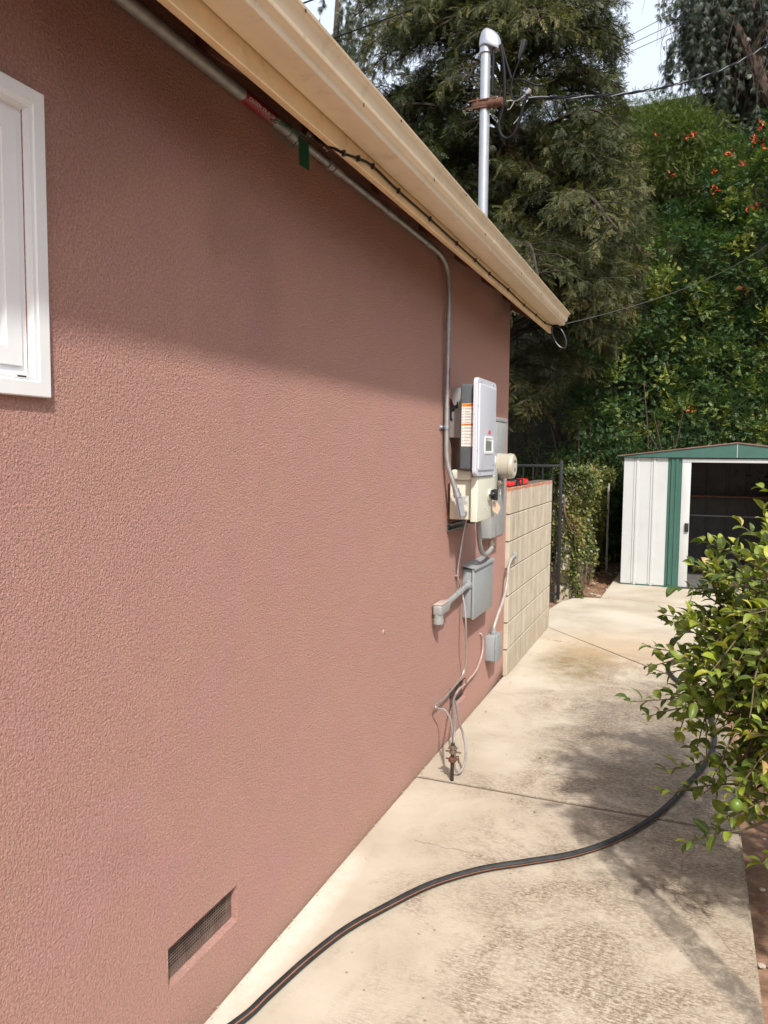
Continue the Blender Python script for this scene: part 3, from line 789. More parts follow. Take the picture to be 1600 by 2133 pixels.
# slotted strut behind
stt = tag(empty("metal_strut", (.02, 4.3, 1.25)), "short slotted grey metal strut on the wall under the cream box", "bracket")
c = MB(); c.box(.0005, .004, 4.15, 4.50, 1.250, 1.292); c.box(.004, .028, 4.15, 4.50, 1.250, 1.253); c.box(.004, .028, 4.15, 4.50, 1.289, 1.292); c.box(.0245, .028, 4.15, 4.50, 1.253, 1.261); c.box(.0245, .028, 4.15, 4.50, 1.281, 1.289)
c.build("channel", mat("grey strut", (.16, .165, .165), .5, .4), stt)
c = MB()
for k in range(6): c.box(.0281, .0284, 4.17 + k * .055, 4.195 + k * .055, 1.266, 1.276)
c.split("slot", BLACK, stt)

# ------------------------------------------------------------------ service panel and meter
pan = tag(empty("electrical_panel", (.03, 5.2, 1.1)), "large flat grey electrical service panel at the end of the pink wall", "electrical panel")
c = MB(); c.box(.0005, .010, 4.885, 5.545, 1.118, 1.945, .003); c.build("back_box", GREYP, pan)
c = MB(); c.box(.0105, .017, 4.89, 5.212, 1.63, 1.915, .003); c.box(.0105, .017, 5.226, 5.54, 1.63, 1.915, .003); c.split("upper_door", GREYP, pan)
c = MB(); c.box(.0105, .020, 4.882, 5.548, 1.920, 1.948, .003); c.build("rain_hood", GREYP, pan)
c = MB(); c.box(.0105, .075, 4.895, 5.245, 1.135, 1.60, .005); low = c.build("lower_door", GREYP, pan)
c = MB(); c.box(.0751, .0765, 5.02, 5.025, 1.14, 1.595); c.build("door_seam", INK, low)
c = MB(); c.box(.0752, .0758, 5.07, 5.15, 1.415, 1.452); lab = c.build("warning_label", LABEL, low)
c = MB(); c.prism([(5.095, 1.435), (5.125, 1.435), (5.11, 1.450)], 'x', .0758, .0762); c.build("red_triangle", REDL, lab)
c = MB(); c.box(.076, .081, 5.04, 5.17, 1.498, 1.56, .002); c.build("latch", BLACK, low)
c = MB(); c.box(.0105, .016, 5.25, 5.54, 1.125, 1.60, .003); c.build("side_cover", GREYP, pan)
mtr = tag(empty("electric_meter", (.05, 5.11, 1.61)), "round yellowed glass electric meter projecting from the grey panel", "meter")
c = MB(); c.lathe((.012, 5.11, 1.612), (1, 0, 0), [(0, .102), (.028, .102), (.048, .096), (.052, .094)], 40); c.build("socket_ring", GALV, mtr)
c = MB(); c.lathe((.062, 5.11, 1.612), (1, 0, 0), [(0, .089), (.004, .092), (.008, .087), (.080, .084), (.082, .0865), (.088, .0865), (.090, .084), (.105, .082), (.112, .076), (.114, .070)], 40); c.build("glass_cover", METER, mtr)
c = MB(); c.lathe((.176, 5.11, 1.612), (1, 0, 0), [(0, .064), (.0008, .064)], 30); face = c.build("dial_face", mat("meter face", (.56, .53, .44), .3), mtr)
c = MB(); c.box(.1769, .1776, 5.07, 5.15, 1.635, 1.652); c.box(.1769, .1773, 5.09, 5.13, 1.575, 1.60); c.build("register", INK, face)
c = MB(); c.box(.075, .105, 5.02, 5.062, 1.470, 1.515, .006); c.lathe((.105, 5.042, 1.492), (1, 0, 0), [(0, .015), (.006, .015), (.007, .010)], 12); c.build("seal_lock", BRASS, mtr)

# flexible conduit from the cream box to the panel bottom
fx = tag(empty("flexible_conduit", (.1, 4.6, 1.1)), "short grey flexible conduit looping from cream box up to the service panel", "conduit")
c = MB(); c.tube(spline([(.12, 4.40, 1.318), (.119, 4.41, 1.26), (.114, 4.45, 1.18), (.105, 4.53, 1.105), (.095, 4.66, 1.062), (.085, 4.80, 1.060), (.076, 4.92, 1.075)], 8), .0145, 12); c.build("pipe", PVC, fx)
c = MB(); c.lathe((.074, 4.93, 1.058), (0, 0, 1), [(0, .020), (.024, .020), (.026, .026), (.046, .026), (.048, .018), (.062, .018)], 10); c.build("connector", BRASS, fx)

# ------------------------------------------------------------------ grey junction cabinet with LL fitting
sub = tag(empty("junction_cabinet", (.04, 4.8, .68)), "blue-grey hinged metal cabinet halfway down the wall", "electrical box")
c = MB(); c.box(.0005, .060, 4.50, 4.945, .682, .985, .003); c.build("body", GREYB, sub)
c = MB(); c.box(.062, .078, 4.485, 4.960, .676, .992, .004); door = c.build("door", GREYB, sub)
c = MB(); c.prism([(.0005, 1.012), (.088, .996), (.088, .983), (.080, .983), (.080, .990), (.0005, 1.003)], 'y', 4.478, 4.967); c.build("rain_hood", GREYB, sub)
c = MB(); c.box(.0785, .0805, 4.86, 4.875, .915, .945, .001); c.build("latch", GALV, door)
c = MB(); c.box(.0785, .081, 4.79, 4.80, .688, .698, .001); c.build("screw", GALV, door)
ll = tag(empty("pipe_elbow", (.03, 4.0, .83)), "grey pipe with capped elbow running sideways into the blue-grey cabinet", "conduit fitting")
c = MB(); c.tube([(.036, 4.03, .850), (.036, 4.505, .893)], .0165, 14); c.lathe((.036, 4.47, .890), (0, 1, .09), [(0, .015), (.001, .023), (.02, .023), (.021, .028), (.03, .028)], 16)
c.lathe((.036, 4.30, .8745), (0, 1, .09), [(0, .017), (.0, .0195), (.035, .0195), (.035, .017)], 14)
c.build("pipe", mat("scuffed galvanised", (.40, .42, .42), .5, .5, var=.25, vscale=30), ll)
c = MB(); c.box(.008, .062, 3.885, 4.045, .812, .872, .014, 3); c.lathe((.036, 3.912, .83), (0, 0, -1), [(0, .026), (.035, .026), (.036, .029), (.062, .029), (.063, .02)], 18)
c.lathe((.036, 4.035, .8505), (0, 1, .09), [(0, .02), (.001, .024), (.03, .024), (.031, .018)], 16)
c.build("elbow", PVC, ll)
c = MB(); c.box(.0095, .0605, 3.890, 4.04, .8722, .8755, .001); c.build("cover_plate", mat("overpainted cover", (.44, .36, .32), .6, var=.2, vscale=30), ll)

# small box low on the corner and its conduit over the block wall
sb = tag(empty("outlet_box", (.03, 5.3, .3)), "small grey junction box low on the wall beside the block wall", "electrical box")
c = MB(); c.box(.0005, .072, 5.085, 5.245, .262, .435, .005); c.build("body", GREYB, sb)
c = MB(); c.box(.0725, .079, 5.078, 5.252, .255, .442, .002); c.build("cover", GREYB, sb)
c = MB()
for y, z in ((5.095, .35), (5.235, .35)): c.lathe((.079, y, z), (1, 0, 0), [(0, .005), (.002, .004)], 10)
c.split("screw", GALV, sb)
wc = tag(empty("bent_conduit", (.06, 5.4, .7)), "thin bent grey conduit rising from the small box to the block wall", "conduit")
c = MB(); c.tube(spline([(.040, 5.165, .45), (.042, 5.17, .49), (.050, 5.24, .56), (.055, 5.36, .635), (.055, 5.46, .71), (.055, 5.50, .78), (.055, 5.525, .86), (.055, 5.60, .905), (.052, 5.70, .915), (.048, 5.80, .915)], 8), .0115, 12); c.build("pipe", mat("paint flecked conduit", (.38, .345, .32), .55, .2, var=.25, vscale=14), wc)
c = MB(); c.lathe((.040, 5.165, .436), (0, 0, 1), [(0, .022), (.02, .022), (.021, .018), (.04, .017)], 12); c.box(.0305, .064, 5.77, 5.80, .89, .94, .003); c.split("fitting", PVC, wc)

# ------------------------------------------------------------------ ground rod with armoured cables
rod = tag(empty("ground_rod", (.19, 3.70, 0)), "dark iron ground rod with rusty clamp standing out of the concrete", "ground rod")
c = MB(); c.tube([(.19, 3.70, -.05), (.19, 3.70, .12), (.192, 3.702, .20)], .0095, 10); c.build("rod", RODM, rod)
c = MB(); c.lathe((.191, 3.70, .098), (0, 0, 1), [(0, .014), (.006, .021), (.02, .021), (.028, .015)], 10); c.box(.155, .228, 3.694, 3.706, .112, .118, .002); c.tube([(.19, 3.70, .12), (.222, 3.70, .135), (.226, 3.70, .10)], .004, 6)
c.build("lower_clamp", RUST, rod)
c = MB(); c.lathe((.192, 3.702, .142), (0, 0, 1), [(0, .013), (.004, .019), (.018, .019), (.022, .013), (.028, .018), (.042, .018), (.045, .010)], 10); c.box(.152, .235, 3.696, 3.708, .150, .157, .002); c.box(.168, .216, 3.69, 3.712, .168, .176, .002)
c.build("upper_clamp", BRASS, rod)
def armoured(pts, r, n=10):
    P = spline(pts, n); out = []; rad = []
    # resample finely so the spiral ribs read
    acc = []
    for a, b in zip(P, P[1:]):
        k = max(1, int((b - a).length / .0032))
        for i in range(k): acc.append(a.lerp(b, i / k))
    acc.append(P[-1])
    for i, p in enumerate(acc): rad.append(r * (1.0 if i % 2 else .86))
    return acc, rad
cA = tag(empty("armoured_cable", (.03, 4.4, 1.2)), "thin armoured steel cable hanging from the cream box down to the ground rod", "cable")
P, rd = armoured([(.06, 4.36, 1.315), (.035, 4.40, 1.25), (.020, 4.372, 1.10), (.016, 4.345, 1.02), (.016, 4.345, .95), (.030, 4.40, .84), (.070, 4.33, .73), (.075, 4.33, .62), (.060, 4.39, .50), (.045, 4.43, .40), (.035, 4.40, .345), (.030, 4.30, .325), (.03, 4.17, .315), (.03, 4.03, .31), (.03, 3.92, .315), (.034, 3.885, .312), (.045, 3.90, .300), (.075, 3.93, .285), (.12, 3.88, .26), (.165, 3.78, .23), (.186, 3.72, .185)], .0062)
c = MB(); c.tube(P, .006, 8, rr=rd); c.build("sheath", ARM, cA)
c = MB(); c.box(.001, .018, 4.325, 4.365, .965, .972); c.build("clip", mat("clip paint", (.42, .25, .2), .6), cA)
cB = tag(empty("armoured_cable", (.03, 4.9, .4)), "pink overpainted cable curving out of the wall down to the ground rod", "cable")
P, rd = armoured([(-.005, 4.93, .488), (.012, 4.945, .478), (.016, 4.965, .43), (.018, 4.95, .36), (.018, 4.87, .30), (.018, 4.77, .268), (.020, 4.62, .262), (.024, 4.47, .262), (.03, 4.36, .275), (.035, 4.27, .27)], .0068)
c = MB(); c.tube(P, .006, 8, rr=rd); c.build("painted_sheath", PINKC, cB)
P, rd = armoured([(.035, 4.27, .27), (.055, 4.16, .268), (.085, 4.06, .262), (.13, 3.92, .25), (.175, 3.78, .24), (.192, 3.72, .22), (.194, 3.706, .185)], .0068)
c = MB(); c.tube(P, .006, 8, rr=rd); c.build("bare_sheath", ARM, cB)
c = MB(); c.tube(spline([(.004, 4.52, .285), (.02, 4.525, .295), (.03, 4.515, .28), (.028, 4.50, .255), (.012, 4.497, .245)], 5), .0025, 6); c.tube(spline([(.004, 4.24, .30), (.02, 4.245, .31), (.034, 4.235, .30), (.03, 4.225, .27)], 5), .0025, 6); c.split("strap", RUST, cB)
cC = tag(empty("armoured_cable", (.15, 3.9, .2)), "short bright cable loop beside the ground rod touching the concrete", "cable")
P, rd = armoured([(.03, 4.28, .225), (.07, 4.18, .215), (.13, 4.02, .20), (.19, 3.90, .175), (.225, 3.83, .12), (.228, 3.80, .06), (.215, 3.77, .025), (.20, 3.75, .03), (.193, 3.73, .07), (.19, 3.718, .10)], .0068)
c = MB(); c.tube(P, .006, 8, rr=rd); c.build("sheath", ARM, cC)

# ------------------------------------------------------------------ mast and service drop
mast = tag(empty("service_mast", (-.08, 5.1, 2.9)), "tall galvanised electric service mast with domed weatherhead above the roof", "mast")
mx, my = -.075, 5.1
c = MB(); c.tube([(mx, my, 2.7), (mx, my, 4.32)], .0325, 24); c.build("pipe", GALVB, mast)
c = MB(); c.lathe((mx, my, 4.315), (0, 0, 1), [(0, .033), (.001, .041), (.03, .041), (.032, .038), (.05, .038)], 24)
c.sphere((mx - .043, my, 4.325), .009)
b = bmesh.new(); bmesh.ops.create_uvsphere(b, u_segments=28, v_segments=18, radius=1)
for v in b.verts:
    x, y, z = v.co
    z = math.copysign(abs(z) ** 1.0, z)
    if z < 0: z *= .1
    else: z = 1 - (1 - z) ** 1.35
    sx = .052 if x < 0 else .100
    v.co = Vector((mx + .008 + x * sx - max(0, x) * max(0, .5 - z) * .015, my + y * .052, 4.362 + z * .112 - max(0, x) * .040))
for f in b.faces: f.smooth = True
c.merge(b); c.build("weatherhead", ALU, mast)
c = MB(); c.box(mx - .075, mx + .04, my - .036, my - .030, 3.975, 4.02, .003); c.box(mx - .105, mx + .09, my - .042, my - .034, 4.008, 4.018, .002); c.box(mx - .120, mx + .05, my - .042, my - .034, 3.962, 3.972, .002)
c.lathe((mx + .032, my - .02, 3.985), (1, -.1, -.03), [(0, .030), (.03, .030), (.034, .024), (.05, .024), (.055, .030), (.095, .028), (.10, .015)], 18); c.box(mx - .05, mx - .032, my - .04, my + .035, 3.965, 4.03, .003)
c.build("wireholder", RUST, mast)
def W(x, z, y=5.08): return (x, y, z)
sd = tag(empty("service_drop", (.1, 5.08, 4.0)), "twisted black service wires running from the mast up to the right", "overhead wire")
far = Vector((2.02, 12.0, 7.78))          # on the line of sight of the photo's upper right corner
a = Vector((.115, 5.08, 4.005))
def sag(a, b, s, n=40):
    return [a.lerp(b, i / n) - Vector((0, 0, 4 * s * (i / n) * (1 - i / n))) for i in range(n + 1)]
far2 = a + (far - a) * 1.6
base = sag(a, far2, .52, 220)
for k, (m, r) in enumerate(((CABLE, .0065), (CABLE, .0065), (ALW, .0035))):
    pts = []
    for i, p in enumerate(base):
        ang = i * .42 + k * 2.1; t = min(1, i / 6) * .0075
        pts.append(p + Vector((math.cos(ang), 0, math.sin(ang))) * t)
    c = MB(); c.tube(pts, r, 7); c.build("wire", m, sd)
c = MB()
for pts, r in [([W(-.018, 4.33), W(-.020, 4.2), W(-.022, 4.05)], .011),
               ([W(.026, 4.345), W(.046, 4.26), W(.060, 4.12), W(.060, 3.99), W(.040, 3.90), W(.028, 3.84), W(.045, 3.775), (.085, 5.08, 3.75), (.13, 5.08, 3.775), (.165, 5.08, 3.86), (.19, 5.08, 3.95), (.215, 5.08, 4.008)], .010),
               ([W(.036, 4.345), W(.066, 4.24), W(.105, 4.12)], .007),
               ([W(.175, 4.30), W(.150, 4.22), W(.112, 4.12), W(.105, 4.03), W(.125, 3.985), W(.17, 3.995)], .006),
               ([W(.010, 4.03), W(.045, 4.085), W(.11, 4.11), W(.18, 4.10), W(.26, 4.055), W(.32, 4.045)], .006)]:
    c.tube(spline(pts, 6), r, 8)
c.build("drip_loop", CABLE, sd)
c = MB(); c.tube([W(.150, 4.235), W(.172, 4.29), W(.185, 4.345)], .017, 10, rr=[.008, .018, .020]); c.build("taped_splice", BLACK, sd)
c = MB(); c.tube(spline([W(.075, 3.985), W(.10, 3.985), W(.14, 3.98), W(.19, 4.00), W(.235, 4.02)], 6), .004, 6); c.tube(spline([W(.195, 3.955), W(.165, 3.88), W(.125, 3.835)], 6), .003, 6); c.tube(spline([W(.08, 3.93), W(.10, 3.935), W(.12, 3.965), W(.13, 3.98)], 5), .003, 6)
c.tube([W(.205, 4.01), W(.228, 4.035)], .014, 8); c.build("splice_wire", ALW, sd)
# second cable from the gutter end up to the right, and cable clipped along the fascia
cl = tag(empty("eave_cable", (.25, 4, 2.64)), "black cable clipped along the cream fascia under the gutter", "cable")
kp = [(.10, 2.36, 2.74), (.20, 2.10, 2.655), (.259, 2.155, 2.610), (.261, 2.25, 2.628), (.261, 2.36, 2.652), (.261, 2.66, 2.640), (.261, 3.02, 2.642), (.261, 3.40, 2.640), (.261, 3.72, 2.640), (.261, 4.0, 2.636), (.261, 4.44, 2.640), (.261, 4.89, 2.634), (.261, 5.29, 2.638), (.262, 5.62, 2.640), (.266, 5.86, 2.656)]
kp[1] = (.19, 2.33, 2.69); kp[2] = (.24, 2.20, 2.607)
kp = [(.13, 2.27, 2.72), (.20, 2.13, 2.635), (.262, 2.19, 2.605), (.261, 2.30, 2.628), (.261, 2.42, 2.645)] + kp[5:]
c = MB(); c.tube(spline(kp, 6), .0042, 7); c.build("cord", CABLE, cl)
for (x, y, z) in kp[2:-1]:
    c = MB(); c.box(.2552, .2675, y - .004, y + .004, z - .009, z + .009, .001); c.build("clip", BLACK, cl)
co = tag(empty("cable_coil", (.28, 5.965, 2.6)), "black cable coil hanging at the end of the gutter", "cable coil")
c = MB()
for k, q in enumerate((0, .005, -.004)):
    P = []
    for i in range(33):
        t = 2 * math.pi * i / 32
        u, w = math.cos(t) * (.052 + q * .4), math.sin(t) * (.092 + q)
        P.append((.318 + u * .90 + w * -.30, 5.895 + k * .005, 2.577 + w * .93 + u * -.20))
    c.tube(P, .0042, 6, caps=False)
c.tube(spline([(.263, 5.86, 2.668), (.268, 5.90, 2.660), (.300, 5.898, 2.655)], 6), .0034, 6)
c.tube(spline([(.285, 5.892, 2.655), (.278, 5.885, 2.685), (.292, 5.88, 2.70), (.306, 5.885, 2.685), (.300, 5.892, 2.655)], 6), .0026, 6)
c.build("loops", mat("sheeny cable", (.02, .02, .021), .4), co)
c = MB(); c.box(.270, .318, 5.885, 5.903, 2.650, 2.664, .004); c.build("tie", CABLE, co)
lw = tag(empty("telephone_wire", (.3, 5.96, 2.66)), "single dark wire stretching from the gutter end across to the right", "overhead wire")
a = Vector((.285, 5.895, 2.656)); b2 = Vector((2.27, 14, 5.36)); b2 = a + (b2 - a) * 1.5
c = MB(); c.tube(sag(a, b2, .30, 60), .0035, 6); c.build("wire", GCABLE, lw)
uw = []
for k, (x0, z0, x1, z1) in enumerate([(-3.35, 7.10, -2.59, 7.14), (-2.92, 6.64, -2.52, 6.66)]):
    o = tag(empty("utility_wire", (x0, 9, z0)), ["upper of two black wires crossing the sky above the gutter at left", "lower of two black wires crossing the sky above the gutter at left"][k], "overhead wire")
    pa = Vector((x0 - 2.0, 8.0, z0 - .62)); pb = Vector((x1 + 7, 14.4, z1 + 5.2)) if k == 0 else Vector((x1 + 7, 14.4, z1 + 4.9))
    c = MB(); c.tube(sag(pa, pb, .12, 30), .010, 6); c.build("wire", CABLE, o)
for k, (x0, z0, x1, z1) in enumerate([(-.25, 11.86, .23, 12.03), (-.25, 11.64, .29, 11.80), (-.40, 11.42, .25, 11.60)]):
    o = tag(empty("distant_wire", (x0, 20, z0)), ["topmost", "middle", "lowest"][k] + " of three thin wires in the sky gap between the big trees", "overhead wire", "thin wires in the sky gap")
    pa = Vector((x0, 20, z0)); pb = Vector((x1, 20, z1)); dd = pb - pa
    c = MB(); c.tube([pa - dd * 8, pb + dd * 8], .0075, 5); c.build("wire", GCABLE, o)

# tag, splitters under the eave
tg = tag(empty("green_tag", (.08, 2.28, 2.70)), "green plastic tag hanging from a wire loop on the eave conduit", "tag")
c = MB(); c.box(.0815, .0827, 2.232, 2.302, 2.612, 2.700, 0); c.rot((.082, 2.27, 2.70), 'X', R_(3)); c.build("plate", GREENT, tg)
c = MB(); c.tube(spline([(.055, 2.10, 2.70), (.06, 2.13, 2.672), (.068, 2.17, 2.668), (.075, 2.20, 2.65), (.08, 2.215, 2.668), (.08, 2.235, 2.69), (.078, 2.20, 2.70), (.066, 2.15, 2.71), (.055, 2.10, 2.70), (.08, 2.20, 2.705), (.095, 2.29, 2.712), (.10, 2.34, 2.725)], 5), .0016, 5); c.build("wire", GREENW, tg)
sp = tag(empty("cable_splitter", (.1, 2.35, 2.72)), "small cluster of metal coaxial connectors tucked behind the fascia", "cable splitter")
c = MB(); c.box(.095, .150, 2.31, 2.36, 2.728, 2.750, .003)
for k, (x, y) in enumerate([(.10, 2.28), (.125, 2.275), (.15, 2.30), (.10, 2.37), (.13, 2.375), (.155, 2.35)]): c.lathe((x, y, 2.715 + .006 * (k % 3)), (.2, -1 if k < 3 else 1, -.2), [(0, .005), (.018, .005), (.018, .0065), (.026, .0065)], 8)
c.build("body", BRASS, sp)

# ------------------------------------------------------------------ clamp meter on the wall
cm = tag(empty("clamp_meter", (-.0, 6.05, 1.452)), "red and black hand tool lying on top of the block wall", "hand tool")
z0 = 1.4465
c = MB(); c.box(-.06, .015, 5.72, 5.90, z0, z0 + .036, .010, 3); c.build("jaw_housing", REDP, cm)
c = MB(); c.box(-.066, .024, 5.89, 6.16, z0, z0 + .047, .012, 3); cmb = c.build("body", BLACK, cm)
c = MB(); c.lathe((.024, 6.03, z0 + .023), (1, 0, 0), [(0, .020), (.006, .020), (.007, .015)], 20); c.build("dial", REDP, cmb)
c = MB(); c.lathe((.0245, 6.03, z0 + .023), (1, 0, 0), [(0, .0165), (.0075, .0165)], 20); c.build("dial_knob", BLACK, cmb)
c = MB(); c.box(-.07, .028, 6.15, 6.34, z0, z0 + .045, .016, 3); c.build("handle_end", REDP, cm)

# ------------------------------------------------------------------ hose
hp = [(.03, 1.60), (.11, 1.83), (.13, 1.95), (.165, 2.15), (.215, 2.34), (.295, 2.52), (.40, 2.72), (.55, 2.90), (.71, 3.03), (.88, 3.17), (1.01, 3.33), (1.12, 3.52), (1.23, 3.78), (1.33, 4.12), (1.42, 4.45), (1.47, 4.85), (1.45, 5.3), (1.37, 5.66), (1.21, 6.10), (1.17, 6.42), (1.26, 6.75), (1.5, 6.98), (1.9, 7.0), (2.4, 6.8)]
hr = .0138
hs = spline([(x, y, hr + .001) for x, y in hp], 8)
hose_n = len(hs)
hose = tag(empty("garden_hose", (.55, 2.9, 0)), "black garden hose with orange stripe snaking across the concrete", "hose")
c = MB(); c.tube(hs, hr, 18); c.build("tube", HOSE, hose)
def stripe(a0, a1):
    mb = MB(); L = []
    for i, p in enumerate(hs):
        t = (hs[min(i + 1, len(hs) - 1)] - hs[max(i - 1, 0)]).normalized(); s = t.cross(Vector((0, 0, 1))).normalized()
        tw = R_(8 - 46 * min(1, max(0, (i - 22) / 40)))
        L.append([mb.bm.verts.new(p + (s * math.cos(a + tw) + Vector((0, 0, 1)) * math.sin(a + tw)) * (hr + .0004)) for a in (R_(a0), R_((a0 + a1) / 2), R_(a1))])
    for A, B in zip(L, L[1:]):
        for k in (0, 1): mb.bm.faces.new((A[k], A[k + 1], B[k + 1], B[k]))
    return mb
stripe(37, 41.5).build("stripe", STRIPE, hose); stripe(29, 30.2).build("stripe", STRIPE, hose)

# ------------------------------------------------------------------ shed
shed = tag(empty("garden_shed", (1.79, 10.35, 0)), "white metal garden shed with green trim, open door and dark interior", "shed")
SY_, SB, X0, X1 = 10.35, 12.45, .465, 3.11; XM = (X0 + X1) / 2; EZ = 1.665
def rib_panel(mb, x0, x1, y, z0, z1, ribs, dy=-.010):
    pts = [(x0, y)]
    for r in ribs: pts += [(r - .022, y), (r - .014, y + dy), (r + .010, y + dy), (r + .016, y)]
    pts.append((x1, y))
    for (a, b), (c_, d) in zip(pts, pts[1:]): mb.quad((a, b, z0), (c_, d, z0), (c_, d, z1), (a, b, z1))
c = MB(); rib_panel(c, X0, 1.0, SY_, .02, EZ, [.635, .84]); rib_panel(c, 2.57, X1, SY_, .02, EZ, [2.74, 2.95])
c.quad((X0, SY_, .02), (X0, SB, .02), (X0, SB, EZ), (X0, SY_, EZ)); c.quad((X1, SY_, .02), (X1, SB, .02), (X1, SB, EZ), (X1, SY_, EZ))
c.split("front_panel", SHEDW, shed)
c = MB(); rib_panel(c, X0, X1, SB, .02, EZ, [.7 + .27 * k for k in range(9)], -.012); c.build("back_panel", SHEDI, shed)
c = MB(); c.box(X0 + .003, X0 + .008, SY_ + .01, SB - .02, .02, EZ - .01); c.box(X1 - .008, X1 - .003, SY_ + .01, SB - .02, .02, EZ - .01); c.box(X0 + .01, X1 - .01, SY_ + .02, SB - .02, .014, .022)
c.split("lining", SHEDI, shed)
c = MB()
for x in (.587, .792): c.box(x, x + .004, SY_ - .0025, SY_ - .0005, .02, EZ)
for x in (.60, .66, .80, .86): 
    for z in (.045, EZ - .03): c.lathe((x, SY_, z), (0, -1, 0), [(0, .006), (.003, .005)], 8)
c.split("panel_seam", INK, shed)
for a, b in ((1.0, 1.165), (2.415, 2.575)):
    c = MB()
    pts = [(a, SY_ - .004), (a + .035, SY_ - .004), (a + .04, SY_ - .022), (a + .07, SY_ - .022), (a + .075, SY_ - .014), (a + .09, SY_ - .014), (a + .095, SY_ - .026), (a + .125, SY_ - .026), (a + .13, SY_ - .006), (b, SY_ - .006), (b, SY_ + .01), (a, SY_ + .01)]
    c.prism(pts, 'z', .013, EZ - .002); c.build("door_post", SHEDG, shed)
for a, b, hxx in ((1.167, 1.272, 1.245), (2.30, 2.412, 2.33)):
    c = MB(); c.box(a, b, SY_ - .014, SY_ - .006, .03, EZ - .055, .002); dpanel = c.build("sliding_door", SHEDW, shed)
    c = MB(); c.box(hxx - .022, hxx + .022, SY_ - .040, SY_ - .0145, .735, .845, .004); c.build("handle", BLACK, dpanel)
c = MB(); c.box(1.166, 2.414, SY_ - .018, SY_ - .002, EZ - .054, EZ - .008, .002); c.build("header", SHEDW, shed)
c = MB(); c.prism([(X0 - .06, EZ + .006), (X1 + .06, EZ + .006), (X1 + .02, EZ + .022), (XM, 1.848), (X0 - .02, EZ + .022)], 'y', SY_ - .045, SY_ - .030); c.build("gable_trim", SHEDG, shed)
c = MB(); c.box(XM - .003, XM + .003, SY_ - .0475, SY_ - .0452, EZ + .01, 1.845); c.build("trim_joint", SHEDW, shed)
c = MB(); c.prism([(X0 - .075, EZ + .016), (XM, 1.850), (X1 + .075, EZ + .016), (X1 + .075, EZ + .026), (XM, 1.864), (X0 - .075, EZ + .026)], 'y', SY_ - .06, SB + .05); c.build("roof", SHEDR, shed)
c = MB(); c.box(X0, 1.0, SY_ - .006, SY_ + .03, .0125, .03); c.box(1.0, 2.6, SY_ - .03, SY_ + .03, .0125, .028); c.build("sill", SHEDG, shed)
c = MB(); c.box(.75, 2.45, SB - .30, SB - .05, 1.09, 1.115); c.build("shelf", WOOD, shed)
c = MB(); c.box(.6, 3.0, SB - .045, SB - .015, .79, .81); c.build("wall_rail", SHEDW, shed)

# garden wall behind the gate, with its ivy later; thin pale pole
gw = MB()
for k in range(3):
    y = 9.18 + (.2 if k % 2 else 0)
    while y < 12.3: gw.box(-.20, -.03, y, y + .39, -.08 + k * .2, .112 + k * .2, .005, 1); y += .396
gw.box(-.19, -.045, 9.2, 12.4, .5, 1.35)
tag(gw.build("garden_wall", BLOCK), "low block garden wall mostly buried under ivy beside the shed", "wall")
po = MB(); po.tube([(.13, 11.9, -.1), (.128, 11.9, 1.27)], .017, 10)
tag(po.build("pale_pole", mat("weathered pole", (.50, .47, .40), .7, var=.2, vscale=8)), "thin pale pole standing in the dark gap left of the shed", "pole")

# loose stones and leaf litter on the soil strip
stn = []
for k in range(26):
    x, y = random.uniform(-.05, .42), random.uniform(8.9, 12.3)
    if x < .35 and y < 9.4: y = random.uniform(9.35, 11)
    stn.append((x, y, random.uniform(.012, .03)))
c = MB()
for x, y, r in stn: c.sphere((x, y, -.05 + r * .5), r, (random.uniform(.8, 1.5), random.uniform(.8, 1.5), .6), 1)
for k in range(160):
    x, y, r = random.uniform(1.57, 2.3), random.uniform(.5, 5.4), random.uniform(.004, .014); c.sphere((x, y, -.052), r, (1.2, 1, .6), 1)
tag(c.build("gravel", STONE), kind='stuff')

